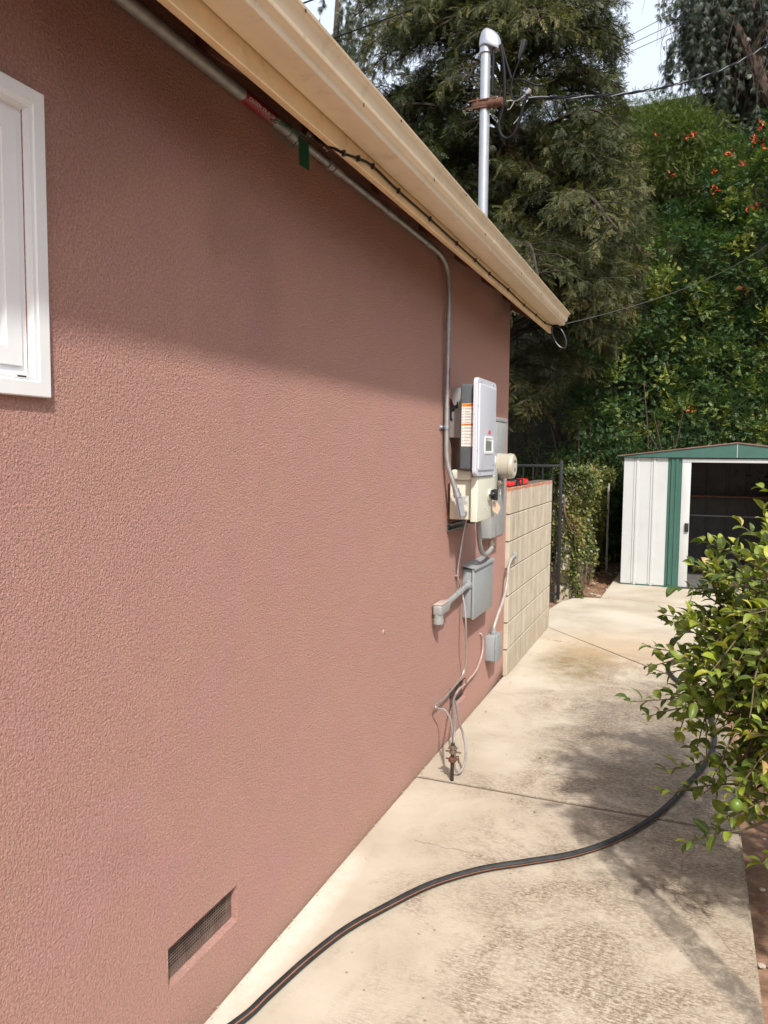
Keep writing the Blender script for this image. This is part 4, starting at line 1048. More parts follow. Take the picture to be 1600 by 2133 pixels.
# ------------------------------------------------------------------ foliage tools
def rot_from(axis_dir, roll):
    """n x 3 directions -> n x 3 x 3 frames (columns: side, dir, normal)"""
    d = axis_dir / np.linalg.norm(axis_dir, axis=1, keepdims=True)
    ref = np.tile(np.array([0., 0., 1.]), (len(d), 1)); m = np.abs(d[:, 2]) > .95; ref[m] = (1, 0, 0)
    s = np.cross(d, ref); s /= np.linalg.norm(s, axis=1, keepdims=True); n = np.cross(s, d)
    c, q = np.cos(roll)[:, None], np.sin(roll)[:, None]
    s2 = s * c + n * q; n2 = -s * q + n * c
    return np.stack([s2, d, n2], axis=2)
def scatter(name, tv, tf, pos, frames, scale, tone, material, parent=None, jitter=None, attrs=None, smooth=False):
    """expands a leaf template (tv verts, tf quads) over many placements into one mesh"""
    tv = np.asarray(tv, float); tf = np.asarray(tf, int); n, k = len(pos), len(tv)
    sc_ = scale[:, None, None] if np.ndim(scale) == 1 else scale[:, None, :]
    co = np.einsum('nij,nkj->nki', frames, tv[None] * sc_) + pos[:, None, :]
    F = (tf[None] + (np.arange(n) * k)[:, None, None]).reshape(-1, tf.shape[1])
    me = bpy.data.meshes.new(name)
    nf, fs = F.shape
    me.vertices.add(n * k); me.vertices.foreach_set('co', co.reshape(-1).astype(np.float32))
    me.loops.add(nf * fs); me.loops.foreach_set('vertex_index', F.reshape(-1).astype(np.int32))
    me.polygons.add(nf); me.polygons.foreach_set('loop_start', (np.arange(nf) * fs).astype(np.int32))
    me.update(calc_edges=True)
    at = me.attributes.new('tone', 'FLOAT', 'FACE')
    tt = np.repeat(tone, len(tf))
    if jitter: tt = np.clip(tt + rng.normal(0, jitter, len(tt)), 0, 1)
    at.data.foreach_set('value', tt.astype(np.float32))
    if attrs is not None:
        a2 = me.attributes.new('across', 'FLOAT', 'POINT'); a2.data.foreach_set('value', np.tile(attrs, n).astype(np.float32))
    if smooth: me.shade_smooth()
    me.materials.append(material)
    return link(name, me, parent)
def unit(n):
    v = rng.normal(size=(n, 3)); return v / np.linalg.norm(v, axis=1, keepdims=True)
def diamond(x, y, L, w, ang, z=0., lift=.0, fold=.15):
    """a folded leaf (two quads would be 2 faces: use one bent quad pair as 4-vert kite)"""
    d = np.array([math.sin(ang), math.cos(ang)]); s = np.array([math.cos(ang), -math.sin(ang)])
    p = np.array([x, y])
    a = p; b = p + d * L * .5 + s * w / 2; c_ = p + d * L; e = p + d * L * .5 - s * w / 2
    return [(*a, z), (*b, z + lift * .5 + fold * w), (*c_, z + lift), (*e, z + lift * .5 + fold * w)]
# pinnate leaf (hedge), 7 leaflets, about 1 unit long
PV, PF = [], []
for (x, y, L, w, a) in [(0, .18, .30, .17, -1.05), (0, .18, .30, .17, 1.05), (0, .42, .32, .18, -.95), (0, .42, .32, .18, .95), (0, .64, .30, .17, -.8), (0, .64, .30, .17, .8), (0, .70, .36, .20, 0.)]:
    PF.append([len(PV) + k for k in range(4)]); PV += diamond(x, y, L, w, a, lift=-.06)
# conifer spray: curved drooping shoot with leaflets either side
def spray_template(n, droop, lw, ll, seed):
    r = np.random.default_rng(seed); VV, FF = [], []
    for i in range(n):
        t = (i + .5) / n; zz = -droop * t * t; le = ll * (1.05 - .55 * t) * r.uniform(.8, 1.15)
        for s in (-1, 1):
            FF.append([len(VV) + k for k in range(4)]); VV += diamond(0, t * .9, le, lw, s * r.uniform(.55, .95), z=zz, lift=-.05 + r.uniform(-.06, .06), fold=.3)
    FF.append([len(VV) + k for k in range(4)]); VV += diamond(0, .86, .2, lw, 0, z=-droop * .8, lift=-droop * .25)
    FF.append([len(VV) + k for k in range(4)]); VV += [(-.008, 0, 0), (.008, 0, 0), (.006, .9, -droop * .81), (-.006, .9, -droop * .81)]
    return VV, FF
SPR = [spray_template(6, .28, .075, .34, 1), spray_template(7, .10, .06, .26, 2), spray_template(5, .45, .085, .36, 3)]
# willow-like eucalyptus leaf bunch
EV, EF = [], []
for k in range(5):
    a = -.9 + .45 * k; L = .8 + .2 * (k % 2); d0 = (math.sin(a) * .5, math.cos(a))
    EF.append([len(EV) + q for q in range(4)]); EV += diamond(d0[0] * .1, d0[1] * .1, L, .10, a * .45, z=0, lift=-.1 * abs(a))
# simple kite
KV = diamond(0, 0, 1, .62, 0, fold=.2); KF = [[0, 1, 2, 3]]

HEDGE_L = leaf_material("hedge leaf", [(0, (.020, .042, .020)), (.35, (.042, .088, .036)), (.68, (.080, .140, .052)), (.88, (.15, .205, .055)), (1., (.28, .29, .06))], .42, .24, .4)
CONI_L = leaf_material("conifer needle spray", [(0, (.014, .022, .009)), (.4, (.044, .058, .025)), (.72, (.090, .102, .040)), (.92, (.18, .165, .065)), (1., (.24, .20, .085))], .55, .2, .3)
EUC_L = leaf_material("eucalyptus leaf", [(0, (.028, .042, .028)), (.5, (.062, .083, .058)), (1., (.13, .155, .12))], .45, .2, .4)
LIGHT_L = leaf_material("light shrub leaf", [(0, (.040, .055, .018)), (.5, (.100, .135, .040)), (1., (.18, .21, .075))], .5, .3, .3)
IVY_L = leaf_material("ivy leaf", [(0, (.03, .045, .014)), (.45, (.085, .11, .028)), (.75, (.18, .18, .046)), (.9, (.27, .23, .07)), (1., (.26, .13, .05))], .42, .2, .45)
CIT_L = leaf_material("citrus leaf", [(0, (.030, .052, .014)), (.35, (.080, .118, .024)), (.62, (.165, .205, .034)), (.85, (.26, .32, .040)), (.96, (.40, .40, .06)), (1., (.48, .33, .15))], .42, .30, .4, veins=True)
FLOWER = mat("orange red flower", (.62, .07, .022), .6)

# ------------------------------------------------------------------ hedge on the slope (cape honeysuckle)
def shell_bush(name, label, cat, centres, radii, n, size, material, tv, tf, tone_mu=.4, tone_sd=.2, depth=.55, parent=None, facing=(0, -1, .35), clump=.34, clump_n=60, leafname="crown", stems=None, only_front=True, seed=0, grp=None):
    """leaves gathered in clumps over overlapping lobes"""
    r = np.random.default_rng(seed)
    root = tag(empty(name, tuple(np.array(centres[0]) * (1, 1, 0) + (0, 0, 0))), label, cat, grp)
    centres = np.array(centres, float); radii = np.array(radii, float)
    area = (radii[:, 0] * radii[:, 2]) ** .8; pr = area / area.sum()
    ncl = n // clump_n
    which = r.choice(len(centres), ncl * 3, p=pr)
    d = r.normal(size=(ncl * 3, 3)); d /= np.linalg.norm(d, axis=1, keepdims=True)
    fc = np.array(facing) / np.linalg.norm(facing)
    if only_front: keep = d @ fc > -.35; d, which = d[keep], which[keep]
    rad = 1 - depth * r.random(len(d)) ** 2.2
    P = centres[which] + d * radii[which] * rad[:, None]
    inside = np.zeros(len(P), bool)
    for c0, r0 in zip(centres, radii):
        q = (P - c0) / r0; inside |= (q ** 2).sum(1) < .55 ** 2
    keep = (~inside) & (P[:, 2] > -.1)
    P, d = P[keep][:ncl], d[keep][:ncl]
    m = len(P); ct = r.normal(tone_mu, tone_sd, m); cs = r.uniform(.6, 1.5, m) * clump
    kk = np.repeat(np.arange(m), clump_n)
    dd = d[kk] * .75 + r.normal(size=(len(kk), 3)) * .75 + np.array([0, -.15, .35]); dd /= np.linalg.norm(dd, axis=1, keepdims=True)
    off = dd * (cs[kk] * r.random(len(kk)) ** .45)[:, None]
    pos = P[kk] + off * np.array([1, 1, .75])
    dirs = dd * .8 + r.normal(size=dd.shape) * .45 + np.array([0, 0, -.1])
    fr = rot_from(dirs, r.uniform(-.7, .7, len(dirs)))
    tone = np.clip(ct[kk] + r.normal(0, .12, len(kk)), 0, 1)
    scatter(leafname, tv, tf, pos, fr, size * r.uniform(.65, 1.25, len(kk)), tone, material, root, jitter=.05)
    return root, P, d
hc, hrd = [], []
r = np.random.default_rng(3)
for k in range(84):
    x = r.uniform(.1, 5.2) if k > 50 else -.35 + 3.6 * ((k * .618) % 1)
    t = r.random() if k > 50 else (k + r.random()) / 51
    z = .4 + 5.3 * t + (.75 * (x - .8) if t > .6 else 0)
    y = 13.5 + 2.3 * t ** 1.3 + r.uniform(-.3, .3)
    hc.append((x, y, z)); hrd.append((r.uniform(.6, 1.1), r.uniform(.5, .9), r.uniform(.5, .95)))
hedge, HP, HD = shell_bush("flowering_hedge", "tall dark green flowering hedge with orange-red blossoms behind the shed", "hedge", hc, hrd, 78000, .118, HEDGE_L, PV, PF, .58, .24, seed=4, clump=.30, clump_n=52, depth=.5)
def branches(name, starts, ends, r0, r1, material, parent, sagz=.1, seg=5, n=5):
    c = MB()
    for a, b in zip(starts, ends):
        a, b = Vector(a), Vector(b); m = (a + b) / 2 + Vector((random.uniform(-.1, .1), random.uniform(-.1, .1), sagz)) * (b - a).length
        P = spline([a, m, b], n); c.tube(P, r0, seg, rr=[r0 + (r1 - r0) * i / (len(P) - 1) for i in range(len(P))])
    return c.build(name, material, parent, recalc=False)
random.seed(8)
st_, en_ = [], []
for k in range(46):
    x = random.uniform(-1.4, 3.2); z = random.uniform(.0, 4.5)
    st_.append((x, 14.6 + z * .25, max(0, z - 1))); en_.append((x + random.uniform(-.7, .7), 13.1 + z * .3, z + random.uniform(.4, 1.6)))
branches("stem", st_, en_, .022, .006, BARK, hedge)
# flower clusters: each its own part
fp = [(1370, 285), (1432, 282), (1443, 283), (1522, 318), (1548, 340), (1582, 262), (1570, 285), (1568, 297), (1400, 365), (1492, 358), (1327, 368), (1490, 395), (1562, 436), (1548, 605), (1440, 850), (1590, 300), (1578, 430), (1330, 520)]
for px, py in fp:
    v = np.array([(px - 800) / _f, -(py - 1066.5) / _f, 1.0]); w = rows @ v
    y = 13.0 + 2.0 * max(0, (900 - py) / 600) ** 1.3 - .55
    p0 = np.array([1.288, 0, 1.69]) + w * (y / w[1])
    n = 9; dd = unit(n); dd[:, 1] -= .6; dd[:, 2] += .3
    pos = p0 + unit(n) * .05
    big = 1.35 if py < 400 else 1.0
    scatter("blossom", diamond(0, 0, 1, .30, 0, fold=.4), [[0, 1, 2, 3]], pos, rot_from(dd, rng.uniform(0, 6, n)), rng.uniform(.035, .065, n) * big, np.ones(n), FLOWER, hedge)
# lower, lighter shrubs between gate and shed
sc2, sr2 = [], []
for k in range(16):
    x = r.uniform(-1.6, .9); z = r.uniform(.4, 2.0) if x > -.6 else r.uniform(.2, 1.5)
    sc2.append((x, 12.9 + .4 * r.random() + .2 * z, z)); sr2.append((.55, .45, .5))
shrub, _, _ = shell_bush("green_shrub", "bright leafy shrub above the ivy between iron gate and shed", "shrub", sc2, sr2, 15000, .085, HEDGE_L, PV, PF, .58, .17, seed=6, clump=.24, clump_n=40)
st_, en_ = [], []
for k in range(26):
    x = random.uniform(-1.9, 1.0); st_.append((x, 13.3, -.1)); en_.append((x + random.uniform(-.5, .5), 12.7, random.uniform(1.2, 2.9)))
branches("stem", st_, en_, .02, .006, BARK, shrub)
# light green shrub high on the slope
lc, lr = [], []
for k in range(12): lc.append((-.7 + 2.6 * k / 11 + r.uniform(-.2, .2), 16.8 + r.uniform(0, .8), r.uniform(6.9, 8.3))); lr.append((.75, .7, .70))
shell_bush("hilltop_shrub", "light green feathery shrub on the slope below the sky gap", "shrub", lc, lr, 15000, .15, LIGHT_L, SPR[1][0], SPR[1][1], .62, .2, seed=9, clump=.4, clump_n=30)
# grey-green undergrowth right of it
lc, lr = [], []
for k in range(12): lc.append((r.uniform(1.2, 4.5), 18.3 + r.uniform(0, 1.2), r.uniform(5.8, 8.6))); lr.append((.9, .8, .8))
shell_bush("grey_shrub", "grey-green shrub under the drooping eucalyptus at upper right", "shrub", lc, lr, 7000, .20, EUC_L, EV, EF, .35, .2, seed=10, clump=.45, clump_n=30)

# ------------------------------------------------------------------ conifer
def conifer():
    r = np.random.default_rng(21); random.seed(21)
    root = tag(empty("conifer_tree", (-1.6, 12.2, 0)), "huge feathery conifer with reddish trunk filling the view behind the mast", "tree")
    bx, by = -1.62, 12.3
    c = MB(); P = spline([(bx - .45, by, -.2), (bx - .32, by, 3), (bx - .02, by, 6), (bx + .02, by, 9), (bx, by, 13)], 8)
    c.tube(P, .3, 14, rr=[.25 - .14 * i / (len(P) - 1) for i in range(len(P))]); c.build("trunk", REDBARK, root)
    limb = MB(); pos, dirs, tone, size = [], [], [], []
    def add_sprays(P, dens, t0, tn, sz, spread):
        L = sum((b - a).length for a, b in zip(P, P[1:])); n = max(2, int(L * dens))
        for k in range(n):
            t = t0 + (1 - t0) * r.random() ** .8; f = t * (len(P) - 1); i = min(int(f), len(P) - 2)
            p = P[i].lerp(P[i + 1], f - i); d = (P[i + 1] - P[i]).normalized()
            o = Vector(r.normal(size=3)); o = (o - d * o.dot(d)).normalized()
            pos.append(p + o * r.uniform(0, spread)); dd = d * r.uniform(.35, 1) + o * r.uniform(.3, 1.1) + Vector((0, 0, -.05)); dirs.append(dd.normalized())
            tone.append(tn + r.normal(0, .12)); size.append(sz * r.uniform(.7, 1.35))
    NB = 300
    LZ, LX = [1.8, 2.3, 3.2, 4.2, 5.2, 7., 9., 12.], [-1.3, -.75, .12, .60, .72, .20, .32, .2]
    def cut(P):
        out = []
        for p in P:
            if p.x > np.interp(p.z, LZ, LX) - .06 or p.x < -3.75 or p.z < 2.0: break
            out.append(p)
        return out
    for k in range(NB):
        h = 1.9 + 11.0 * ((k + r.random()) / NB) ** .9
        az = r.uniform(0, 2 * math.pi)
        toward = Vector((math.cos(az), math.sin(az), 0))
        if toward.y > .45 and r.random() < .75: toward.y *= -1
        Lm = (3.1 if h < 7 else 2.9 - (h - 7) * .15) * r.uniform(.55, 1.05)
        if toward.x > 0 and 3.2 < h < 6.5: Lm *= 1.08
        if h < 3.2: Lm *= .82
        a = Vector((bx, by, h)); rise = r.uniform(.0, .30) if h > 3 else r.uniform(-.1, .15)
        if toward.x > .2: Lm = min(Lm, max(.5, (float(np.interp(h - .5, [1.8, 2.3, 3.2, 4.2, 5.2, 7., 9., 12.], [-1.3, -.75, .12, .60, .72, .20, .32, .2])) - bx + .15) / toward.x))
        if toward.x < -.5: Lm = min(Lm, 2.2 / -toward.x)
        e = a + toward * Lm + Vector((0, 0, Lm * (rise - .28)))
        m1 = a + toward * Lm * .35 + Vector((0, 0, Lm * rise * .9)); m2 = a + toward * Lm * .72 + Vector((0, 0, Lm * (rise * .9 - .05)))
        P = spline([a, m1, m2, e], 5)
        P = cut(P)
        if len(P) < 4: continue
        limb.tube(P, .03, 5, rr=[.040 * (1 - .85 * i / (len(P) - 1)) * (Lm / 3) + .004 for i in range(len(P))], caps=False)
        tn = float(np.clip(r.normal(.50, .11), 0, 1))
        nb = int(Lm * 7.0)
        for q in range(nb):
            t = .18 + .80 * (q + r.random()) / nb; f = t * (len(P) - 1); i = min(int(f), len(P) - 2); p = P[i].lerp(P[i + 1], f - i)
            d = (P[i + 1] - P[i]).normalized(); side = d.cross(Vector((0, 0, 1))).normalized() * (1 if q % 2 else -1)
            l2 = Lm * (.34 * (1.15 - t) + .10) * r.uniform(.7, 1.3)
            e2 = p + (d * .75 + side * r.uniform(.5, 1) + Vector((0, 0, r.uniform(-.15, .15)))).normalized() * l2 + Vector((0, 0, -l2 * r.uniform(-.15, .38)))
            mid = p.lerp(e2, .5) + Vector((0, 0, l2 * .12)); Q = cut(spline([p, mid, e2], 3))
            if len(Q) < 3: continue
            limb.tube(Q, .008, 3, rr=[.011 * (1 - .7 * s / (len(Q) - 1)) for s in range(len(Q))], caps=False)
            add_sprays(Q, 62, .05, tn + .15 * t, .112, .05)
        add_sprays(P[len(P) // 2:], 12, 0, tn + .2, .15, .05)
    limb.build("branches", mat("conifer twig bark", (.045, .034, .024), .9, var=.3, vscale=20), root, recalc=False)
    pos = np.array([list(p) for p in pos]); dirs = np.array([list(p) for p in dirs]); tone = np.clip(np.array(tone), 0, 1); size = np.array(size)
    # the crown narrows below (lifted skirt on the shed side) and near the top
    zz = pos[:, 2]; wob = .22 * np.sin(zz * 4.1) + .15 * np.sin(zz * 9.7 + 1)
    lim = np.interp(zz, [1.8, 2.3, 3.2, 4.2, 5.2, 7., 9., 12.], [-1.3, -.75, .12, .60, .72, .20, .32, .2]) + wob * .7
    keep = (pos[:, 0] < lim) & (zz > 1.9) & (pos[:, 0] > -3.75 + wob * .8 + .25 * np.sin(pos[:, 1] * 3))
    keep &= ~((np.abs(pos[:, 0] - bx - .03) < .17) & (pos[:, 1] < by) & (((zz > 5.6) & (zz < 7.1)) | ((zz > 7.9) & (zz < 8.5))) & (r.random(len(zz)) < .75))
    pos, dirs, tone, size = pos[keep], dirs[keep], tone[keep], size[keep]
    m = len(pos); w = rng.integers(0, 3, m)
    order = np.argsort(w)
    allm = []
    # three spray shapes, joined in one crown mesh
    co, F, tt, base = [], [], [], 0
    for s in range(3):
        idx = np.where(w == s)[0]; tv = np.array(SPR[s][0]); tf = np.array(SPR[s][1])
        fr = rot_from(dirs[idx], rng.uniform(-1.0, 1.0, len(idx)))
        cc = np.einsum('nij,nkj->nki', fr, tv[None] * size[idx][:, None, None]) + pos[idx][:, None, :]
        F.append((tf[None] + (np.arange(len(idx)) * len(tv))[:, None, None]).reshape(-1, 4) + base); co.append(cc.reshape(-1, 3)); base += cc.shape[0] * cc.shape[1]
        tt.append(np.repeat(tone[idx], len(tf)))
    co = np.concatenate(co); F = np.concatenate(F); tt = np.clip(np.concatenate(tt) + rng.normal(0, .05, len(F)), 0, 1)
    me = bpy.data.meshes.new("crown")
    me.vertices.add(len(co)); me.vertices.foreach_set('co', co.reshape(-1).astype(np.float32))
    me.loops.add(len(F) * 4); me.loops.foreach_set('vertex_index', F.reshape(-1).astype(np.int32))
    me.polygons.add(len(F)); me.polygons.foreach_set('loop_start', (np.arange(len(F)) * 4).astype(np.int32)); me.update(calc_edges=True)
    at = me.attributes.new('tone', 'FLOAT', 'FACE'); at.data.foreach_set('value', tt.astype(np.float32)); me.materials.append(CONI_L)
    link("crown", me, root)
    print("conifer sprays", m, "faces", len(F))
conifer()

# ------------------------------------------------------------------ eucalyptus trees
def eucalyptus(name, label, base, limbs, n_str, size, seed, spread, tone=.45, drop=(.4, 1.3)):
    r = np.random.default_rng(seed); random.seed(seed)
    root = tag(empty(name, base), label, "tree")
    c = MB(); ends = []
    for pts, r0, r1 in limbs:
        P = spline(pts, 8); c.tube(P, r0, 9, rr=[r0 + (r1 - r0) * i / (len(P) - 1) for i in range(len(P))]); ends += P[len(P) // 3:]
    c.build("trunk", BARK, root)
    tw = MB(); pos, dirs, tn = [], [], []
    for k in range(n_str):
        p = Vector(ends[r.integers(len(ends))]) + Vector(r.normal(size=3)) * spread + Vector((0, .35, 0))
        L = r.uniform(*drop); e = p + Vector((r.uniform(-.35, .35), r.uniform(-.35, .35), -1)).normalized() * L
        m = p.lerp(e, .4) + Vector((r.uniform(-.1, .1), 0, .05)); Q = spline([p, m, e], 4)
        tw.tube(Q, .006, 3, rr=[.008 * (1 - .7 * s / (len(Q) - 1)) for s in range(len(Q))], caps=False)
        t_ = tone + r.normal(0, .15)
        for j in range(int(L * 34)):
            f = r.random() * (len(Q) - 1); i = min(int(f), len(Q) - 2); q = Q[i].lerp(Q[i + 1], f - i)
            pos.append(list(q)); dirs.append([r.normal() * .5, r.normal() * .5, -1 + r.normal() * .35]); tn.append(t_ + r.normal(0, .1))
    tw.build("twigs", BARK, root, recalc=False)
    pos, dirs, tn = np.array(pos), np.array(dirs), np.array(tn)
    if base[0] > 0:      # open window onto the curved limbs, ragged left side
        k = (pos[:, 0] > .50 + .25 * np.sin(pos[:, 2] * 5)) & ~((pos[:, 0] > 1.6) & (pos[:, 0] < 2.6) & (pos[:, 2] > 8.5) & (pos[:, 2] < 10.2) & (pos[:, 1] < 17.75) & (r.random(len(tn)) < .85))
        pos, dirs, tn = pos[k], dirs[k], tn[k]
    scatter("crown", EV, EF, pos, rot_from(dirs, r.uniform(-3, 3, len(pos))), size * r.uniform(.6, 1.3, len(pos)), np.clip(tn, 0, 1), EUC_L, root, jitter=.1)
eucalyptus("eucalyptus_tree", "drooping eucalyptus with curved dark limbs at the upper right", (3.1, 17.5, 5.0),
           [([(3.15, 17.6, 4.5), (2.75, 17.5, 7.9), (2.30, 17.4, 9.0), (2.02, 17.3, 9.6), (1.75, 17.2, 10.15), (1.35, 17.1, 10.5), (.95, 17.0, 10.5)], .17, .05),
            ([(2.30, 17.4, 9.0), (2.10, 17.5, 9.9), (2.0, 17.6, 11.0), (1.9, 17.6, 12.3)], .12, .05),
            ([(2.05, 17.5, 10.3), (1.5, 17.3, 11.1), (1.0, 17.1, 11.6)], .06, .03), ([(2.02, 17.3, 9.6), (2.7, 17.2, 10.6), (3.5, 17.1, 11.2), (4.6, 17, 11.5)], .08, .03)],
           900, .14, 31, .38, .40, (.4, 1.5))
eucalyptus("eucalyptus_tree", "pale thin-leaved tree against white sky above the gutter", (-7.0, 17, 2),
           [([(-7.4, 17, 0), (-7.2, 17, 6), (-6.9, 16.9, 10.5), (-6.7, 16.8, 13.2)], .18, .04), ([(-6.9, 16.9, 10.0), (-6.4, 16.7, 11.3), (-6.0, 16.5, 12.2)], .05, .02)],
           150, .15, 33, .42, .65, (.3, .9))

# ------------------------------------------------------------------ ivy on the garden wall
def ivy():
    r = np.random.default_rng(41); root = tag(empty("ivy", (-.05, 10, 0)), "sunlit ivy draped over the garden wall between gate and shed", "ivy")
    n = 17000
    y = 9.14 + 3.3 * r.random(n) ** 1.15; z = r.uniform(-.05, 1.50, n)
    low = .12 + .25 * np.clip((y - 9.3) / 1.2, 0, 1) + .08 * np.sin(y * 9)
    front = y < 9.6
    keep = (z > low) | (front & (r.random(n) < .8)) | (r.random(n) < .08)
    y, z = y[keep], z[keep]; n = len(y)
    bulge = .05 * np.sin(y * 5 + z * 3) + .04 * np.sin(z * 8 + y * 2.3)
    x = .03 + bulge + r.normal(0, .035, n) + .04 * (z > 1.2)
    top = r.random(n) < .18; x[top] = r.uniform(-.28, .08, top.sum()); z[top] = 1.46 + r.normal(0, .04, top.sum()) + .04 * np.sin(y[top] * 6)
    end = r.random(n) < .10; x[end] = r.uniform(-.25, .08, end.sum()); y[end] = 9.14 + np.abs(r.normal(0, .03, end.sum()))
    pos = np.stack([x, y, z], 1)
    dirs = np.stack([.5 + r.normal(0, .5, n), r.normal(0, .6, n) - .2, -.45 + r.normal(0, .5, n)], 1)
    patch = .5 + .22 * np.sin(y * 3.1 + 1) * np.cos(z * 4) + .12 * np.sin(y * 11 + z * 7)
    scatter("leaves", KV, KF, pos, rot_from(dirs, r.uniform(-1, 1, n)), r.uniform(.028, .06, n), np.clip(patch + r.normal(0, .2, n), 0, 1), IVY_L, root)
    c = MB(); random.seed(4)
    for k in range(22):
        yy = random.uniform(9, 12); c.tube(spline([(.04, yy, -.05), (.05, yy + random.uniform(-.1, .1), .4), (.03, yy + random.uniform(-.2, .2), .9)], 4), .006, 5)
    c.tube(spline([(-.10, 9.12, 1.15), (-.08, 9.03, 1.05), (-.05, 9.03, .92), (.0, 9.10, .80)], 4), .013, 6)
    c.build("stems", BARK, root, recalc=False)
ivy()
# dark growth in the gap between ivy and shed
shell_bush("shade_bush", "dark shaded bush in the narrow gap left of the shed", "bush", [(.15, 12.5, 1.2), (.3, 12.7, .6), (0, 12.6, 1.6), (.5, 12.8, 1.5)], [(.4, .35, .5)] * 4, 2600, .075, HEDGE_L, PV, PF, .3, .15, seed=12, clump=.2, clump_n=36)
# a few dry leaves and crumbs blown onto the concrete
n = 26; xx = np.where(rng.random(n) < .5, rng.uniform(.01, .12, n), rng.uniform(.2, 1.5, n)); yy = rng.uniform(1.7, 7., n)
scatter("fallen_leaves", KV, KF, np.stack([xx, yy, .004 + rng.random(n) * .004], 1), rot_from(np.stack([rng.normal(size=n), rng.normal(size=n), rng.normal(0, .12, n)], 1), rng.uniform(-.3, .3, n)), rng.uniform(.006, .022, n), rng.random(n), LITTER)['kind'] = 'stuff'
c = MB(); random.seed(17)
for k in range(260):
    yy_ = random.uniform(1.4, 5.6); rr_ = random.uniform(.0012, .0035); c.sphere((random.uniform(.002, .02), yy_, rr_ * .5), rr_, (1, 1.3, .6), 1)
c.build("grit", STONE)['kind'] = 'stuff'
# dead leaves
n = 420; xx = rng.uniform(-.05, .40, n); yy = rng.uniform(9.35, 12.3, n)
scatter("leaf_litter", KV, KF, np.stack([xx, yy, -.045 + rng.random(n) * .02], 1), rot_from(np.stack([rng.normal(size=n), rng.normal(size=n), rng.normal(0, .2, n)], 1), rng.uniform(-.4, .4, n)), rng.uniform(.02, .05, n), rng.random(n), LITTER)['kind'] = 'stuff'

# ------------------------------------------------------------------ citrus in the foreground
def leaf_grid(nl=6):
    """a curved, folded leaf, length 1, with a midrib"""
    VV, FF, ac = [], [], []
    for i in range(nl + 1):
        t = i / nl; w = .235 * (math.sin(math.pi * min(1, t ** .85)) ** .75) if 0 < t < 1 else .0
        if t == 0: w = .012
        if t == 1: w = .004
        zc = .10 * math.sin(t * math.pi * .9) - .16 * t * t
        for s in (-1, -.5, 0, .5, 1):
            VV.append((s * w * .92, .06 + t * .94, zc + .34 * w * abs(s) ** 1.3 + .012 * math.sin(t * 17 + s * 2) * abs(s))); ac.append(s)
    for i in range(nl):
        for k in range(4):
            a = i * 5 + k; FF.append([a, a + 1, a + 6, a + 5])
    b = len(VV); VV += [(-.006, 0, 0), (.006, 0, 0), (.006, .08, .004), (-.006, .08, .004)]; ac += [0, 0, 0, 0]; FF.append([b, b + 1, b + 2, b + 3])
    return VV, FF, np.array(ac)
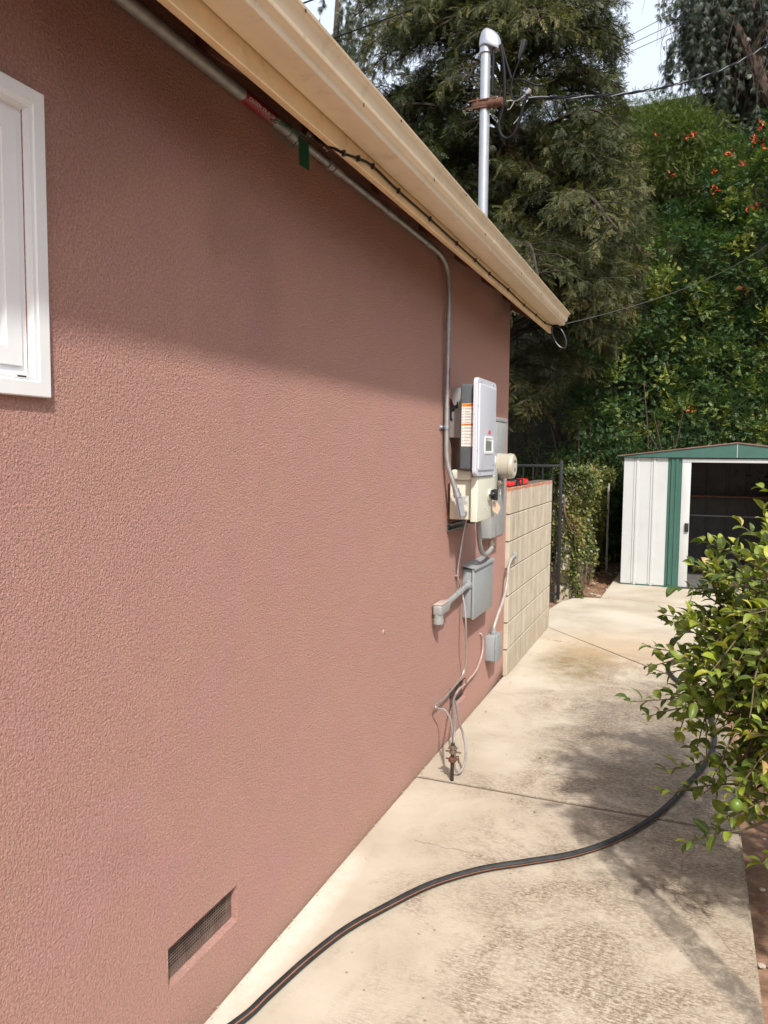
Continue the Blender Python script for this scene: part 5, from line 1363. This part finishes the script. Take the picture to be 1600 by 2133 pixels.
def citrus():
    r = np.random.default_rng(77); random.seed(77)
    root = tag(empty("citrus_tree", (2.1, 3.4, 0)), "leafy citrus tree with small green fruit leaning over the path at right", "tree")
    c = MB()
    crown_c = Vector((2.00, 3.26, .90)); rad = Vector((.80, .95, .66))
    c.tube(spline([(2.15, 3.45, -.1), (2.12, 3.42, .2), (2.13, 3.40, .5)], 5), .04, 10, rr=[.045, .044, .043, .042, .041, .04, .039, .038, .037, .036, .035][:11])
    shoots = []
    def limb(a, b, r0, r1, wob=.06):
        a, b = Vector(a), Vector(b); L = (b - a).length
        m = a.lerp(b, .5) + Vector((random.uniform(-wob, wob), random.uniform(-wob, wob), random.uniform(0, wob))) * L * 2
        P = spline([a, m, b], 6); c.tube(P, r0, 6, rr=[r0 + (r1 - r0) * i / (len(P) - 1) for i in range(len(P))]); return P
    mains = []
    for k in range(11):
        az = 2 * math.pi * k / 11 + r.uniform(-.2, .2); el = r.uniform(-.15, .9)
        e = crown_c + Vector((math.cos(az) * rad.x * .62, math.sin(az) * rad.y * .62, (el - .25) * rad.z * .8))
        mains.append(limb((2.13, 3.40, .30 + .03 * k), e, .020, .009))
    pts = [p for P in mains for p in P[4:]]
    # tips spread through the crown, most on its outer skin
    for k in range(520):
        d = Vector(r.normal(size=3)).normalized()
        if d.x > .2 and r.random() < .8: d.x *= -1
        if d.y > .2 and r.random() < .5: d.y *= -1
        tip = crown_c + Vector((d.x * rad.x, d.y * rad.y, d.z * rad.z)) * r.uniform(.55, 1.06)
        near = min(pts, key=lambda p: (p - tip).length)
        P = limb(near, tip, .0052, .0018, .10); shoots.append((P, r.uniform(0, 1)))
    extra = [((1.55, 3.0, .80), (1.10, 3.04, .74)), ((1.5, 3.0, .76), (1.17, 3.02, .70)), ((1.60, 3.2, 1.0), (1.22, 3.45, .98)), ((1.6, 2.9, .75), (1.30, 3.00, .92)), ((1.62, 2.9, .62), (1.36, 3.02, .42)), ((1.62, 2.8, .60), (1.44, 2.72, .48)),
             ((1.6, 3.0, 1.25), (1.34, 3.2, 1.36)), ((1.65, 3.1, 1.1), (1.38, 3.3, 1.2)), ((1.65, 2.9, .55), (1.42, 2.95, .36)), ((1.6, 3.1, .9), (1.26, 3.35, .86)), ((1.75, 2.9, 1.4), (1.52, 2.95, 1.58)), ((1.7, 2.8, .5), (1.55, 2.7, .36)),
             ((1.62, 3.0, 1.1), (1.36, 3.15, 1.08)), ((1.7, 2.9, 1.3), (1.46, 3.0, 1.44)),
             ((1.55, 3.2, .82), (1.14, 3.3, .90)), ((1.5, 3.2, .85), (1.18, 3.25, .80)), ((1.5, 3.3, .95), (1.20, 3.4, 1.02)), ((1.5, 3.0, .60), (1.24, 2.95, .52)), ((1.5, 3.0, .5), (1.24, 3.0, .42)), ((1.5, 2.8, .42), (1.32, 2.75, .36)), ((1.55, 3.0, 1.2), (1.30, 3.1, 1.28)), ((1.5, 3.2, .75), (1.25, 3.3, .70))]
    for a, b in extra:
        near = min(pts, key=lambda p: (p - Vector(a)).length)
        limb(near, a, .0065, .0042); P = limb(a, b, .0042, .0016, .05); shoots.append((P, .5))
    c.build("trunk", TWIG, root, recalc=False)
    pos, dirs, tone, size, roll = [], [], [], [], []
    for P, q in shoots:
        L = sum((b - a).length for a, b in zip(P, P[1:])); n = int(6 + 13 * min(L, .6) / .6 + r.integers(0, 3)); yg = q > .58
        for k in range(n):
            t = 1 - (k / n) * min(1, .34 / max(L, .05)) if k < n - 1 else 1; t = max(0, min(1, t)); f = t * (len(P) - 1); i = min(int(f), len(P) - 2)
            p = P[i].lerp(P[i + 1], f - i); d = (P[i + 1] - P[i]).normalized()
            a = k * 2.4 + r.uniform(-.4, .4); u = d.cross(Vector((.1, .2, 1))).normalized(); w = d.cross(u)
            o = u * math.cos(a) + w * math.sin(a); up = Vector((0, 0, .38))
            dd = d * (.55 if k else 1.2) + o * .85 + up + Vector((-.12, -.12, 0)); dirs.append(list(dd.normalized())); pos.append(list(p))
            tone.append((.76 if yg else .44) + r.normal(0, .17) + (.18 if k < 3 else 0)); size.append(r.uniform(.036, .078) * (.8 if k < 2 else 1)); roll.append(r.normal(0, .45))
    # a few dead leaves
    tone = np.clip(np.array(tone), 0, .95); dead = r.random(len(tone)) < .012; tone[dead] = 1.
    VV, FF, ac = leaf_grid()
    s = np.array(size); sc3 = np.stack([s * r.uniform(.85, 1.35, len(s)), s, s], 1)
    scatter("foliage", VV, FF, np.array(pos), rot_from(np.array(dirs), np.array(roll)), sc3, tone, CIT_L, root, jitter=.015, attrs=ac, smooth=True)
    FR = mat("green fruit skin", (.10, .16, .022), .38, var=.25, vscale=18, bump=.0008, bscale=220)
    for px, py, y, rr_ in [(1533, 1677, 2.62, .0215), (1467, 1460, 2.95, .021), (1438, 1258, 3.1, .011), (1590, 1370, 2.9, .02)]:
        v = np.array([(px - 800) / _f, -(py - 1066.5) / _f, 1.0]); w = rows @ v; p0 = np.array([1.288, 0, 1.69]) + w * (y / w[1])
        b = MB(); b.sphere(p0, rr_, (1, 1, 1.04), 3); b.tube([Vector(p0) + Vector((0, 0, rr_)), Vector(p0) + Vector((.01, .01, rr_ + .05))], .0018, 5); b.build("fruit", FR, root, recalc=False)
    print("citrus leaves", len(pos))
citrus()
print("objects", len(bpy.data.objects))
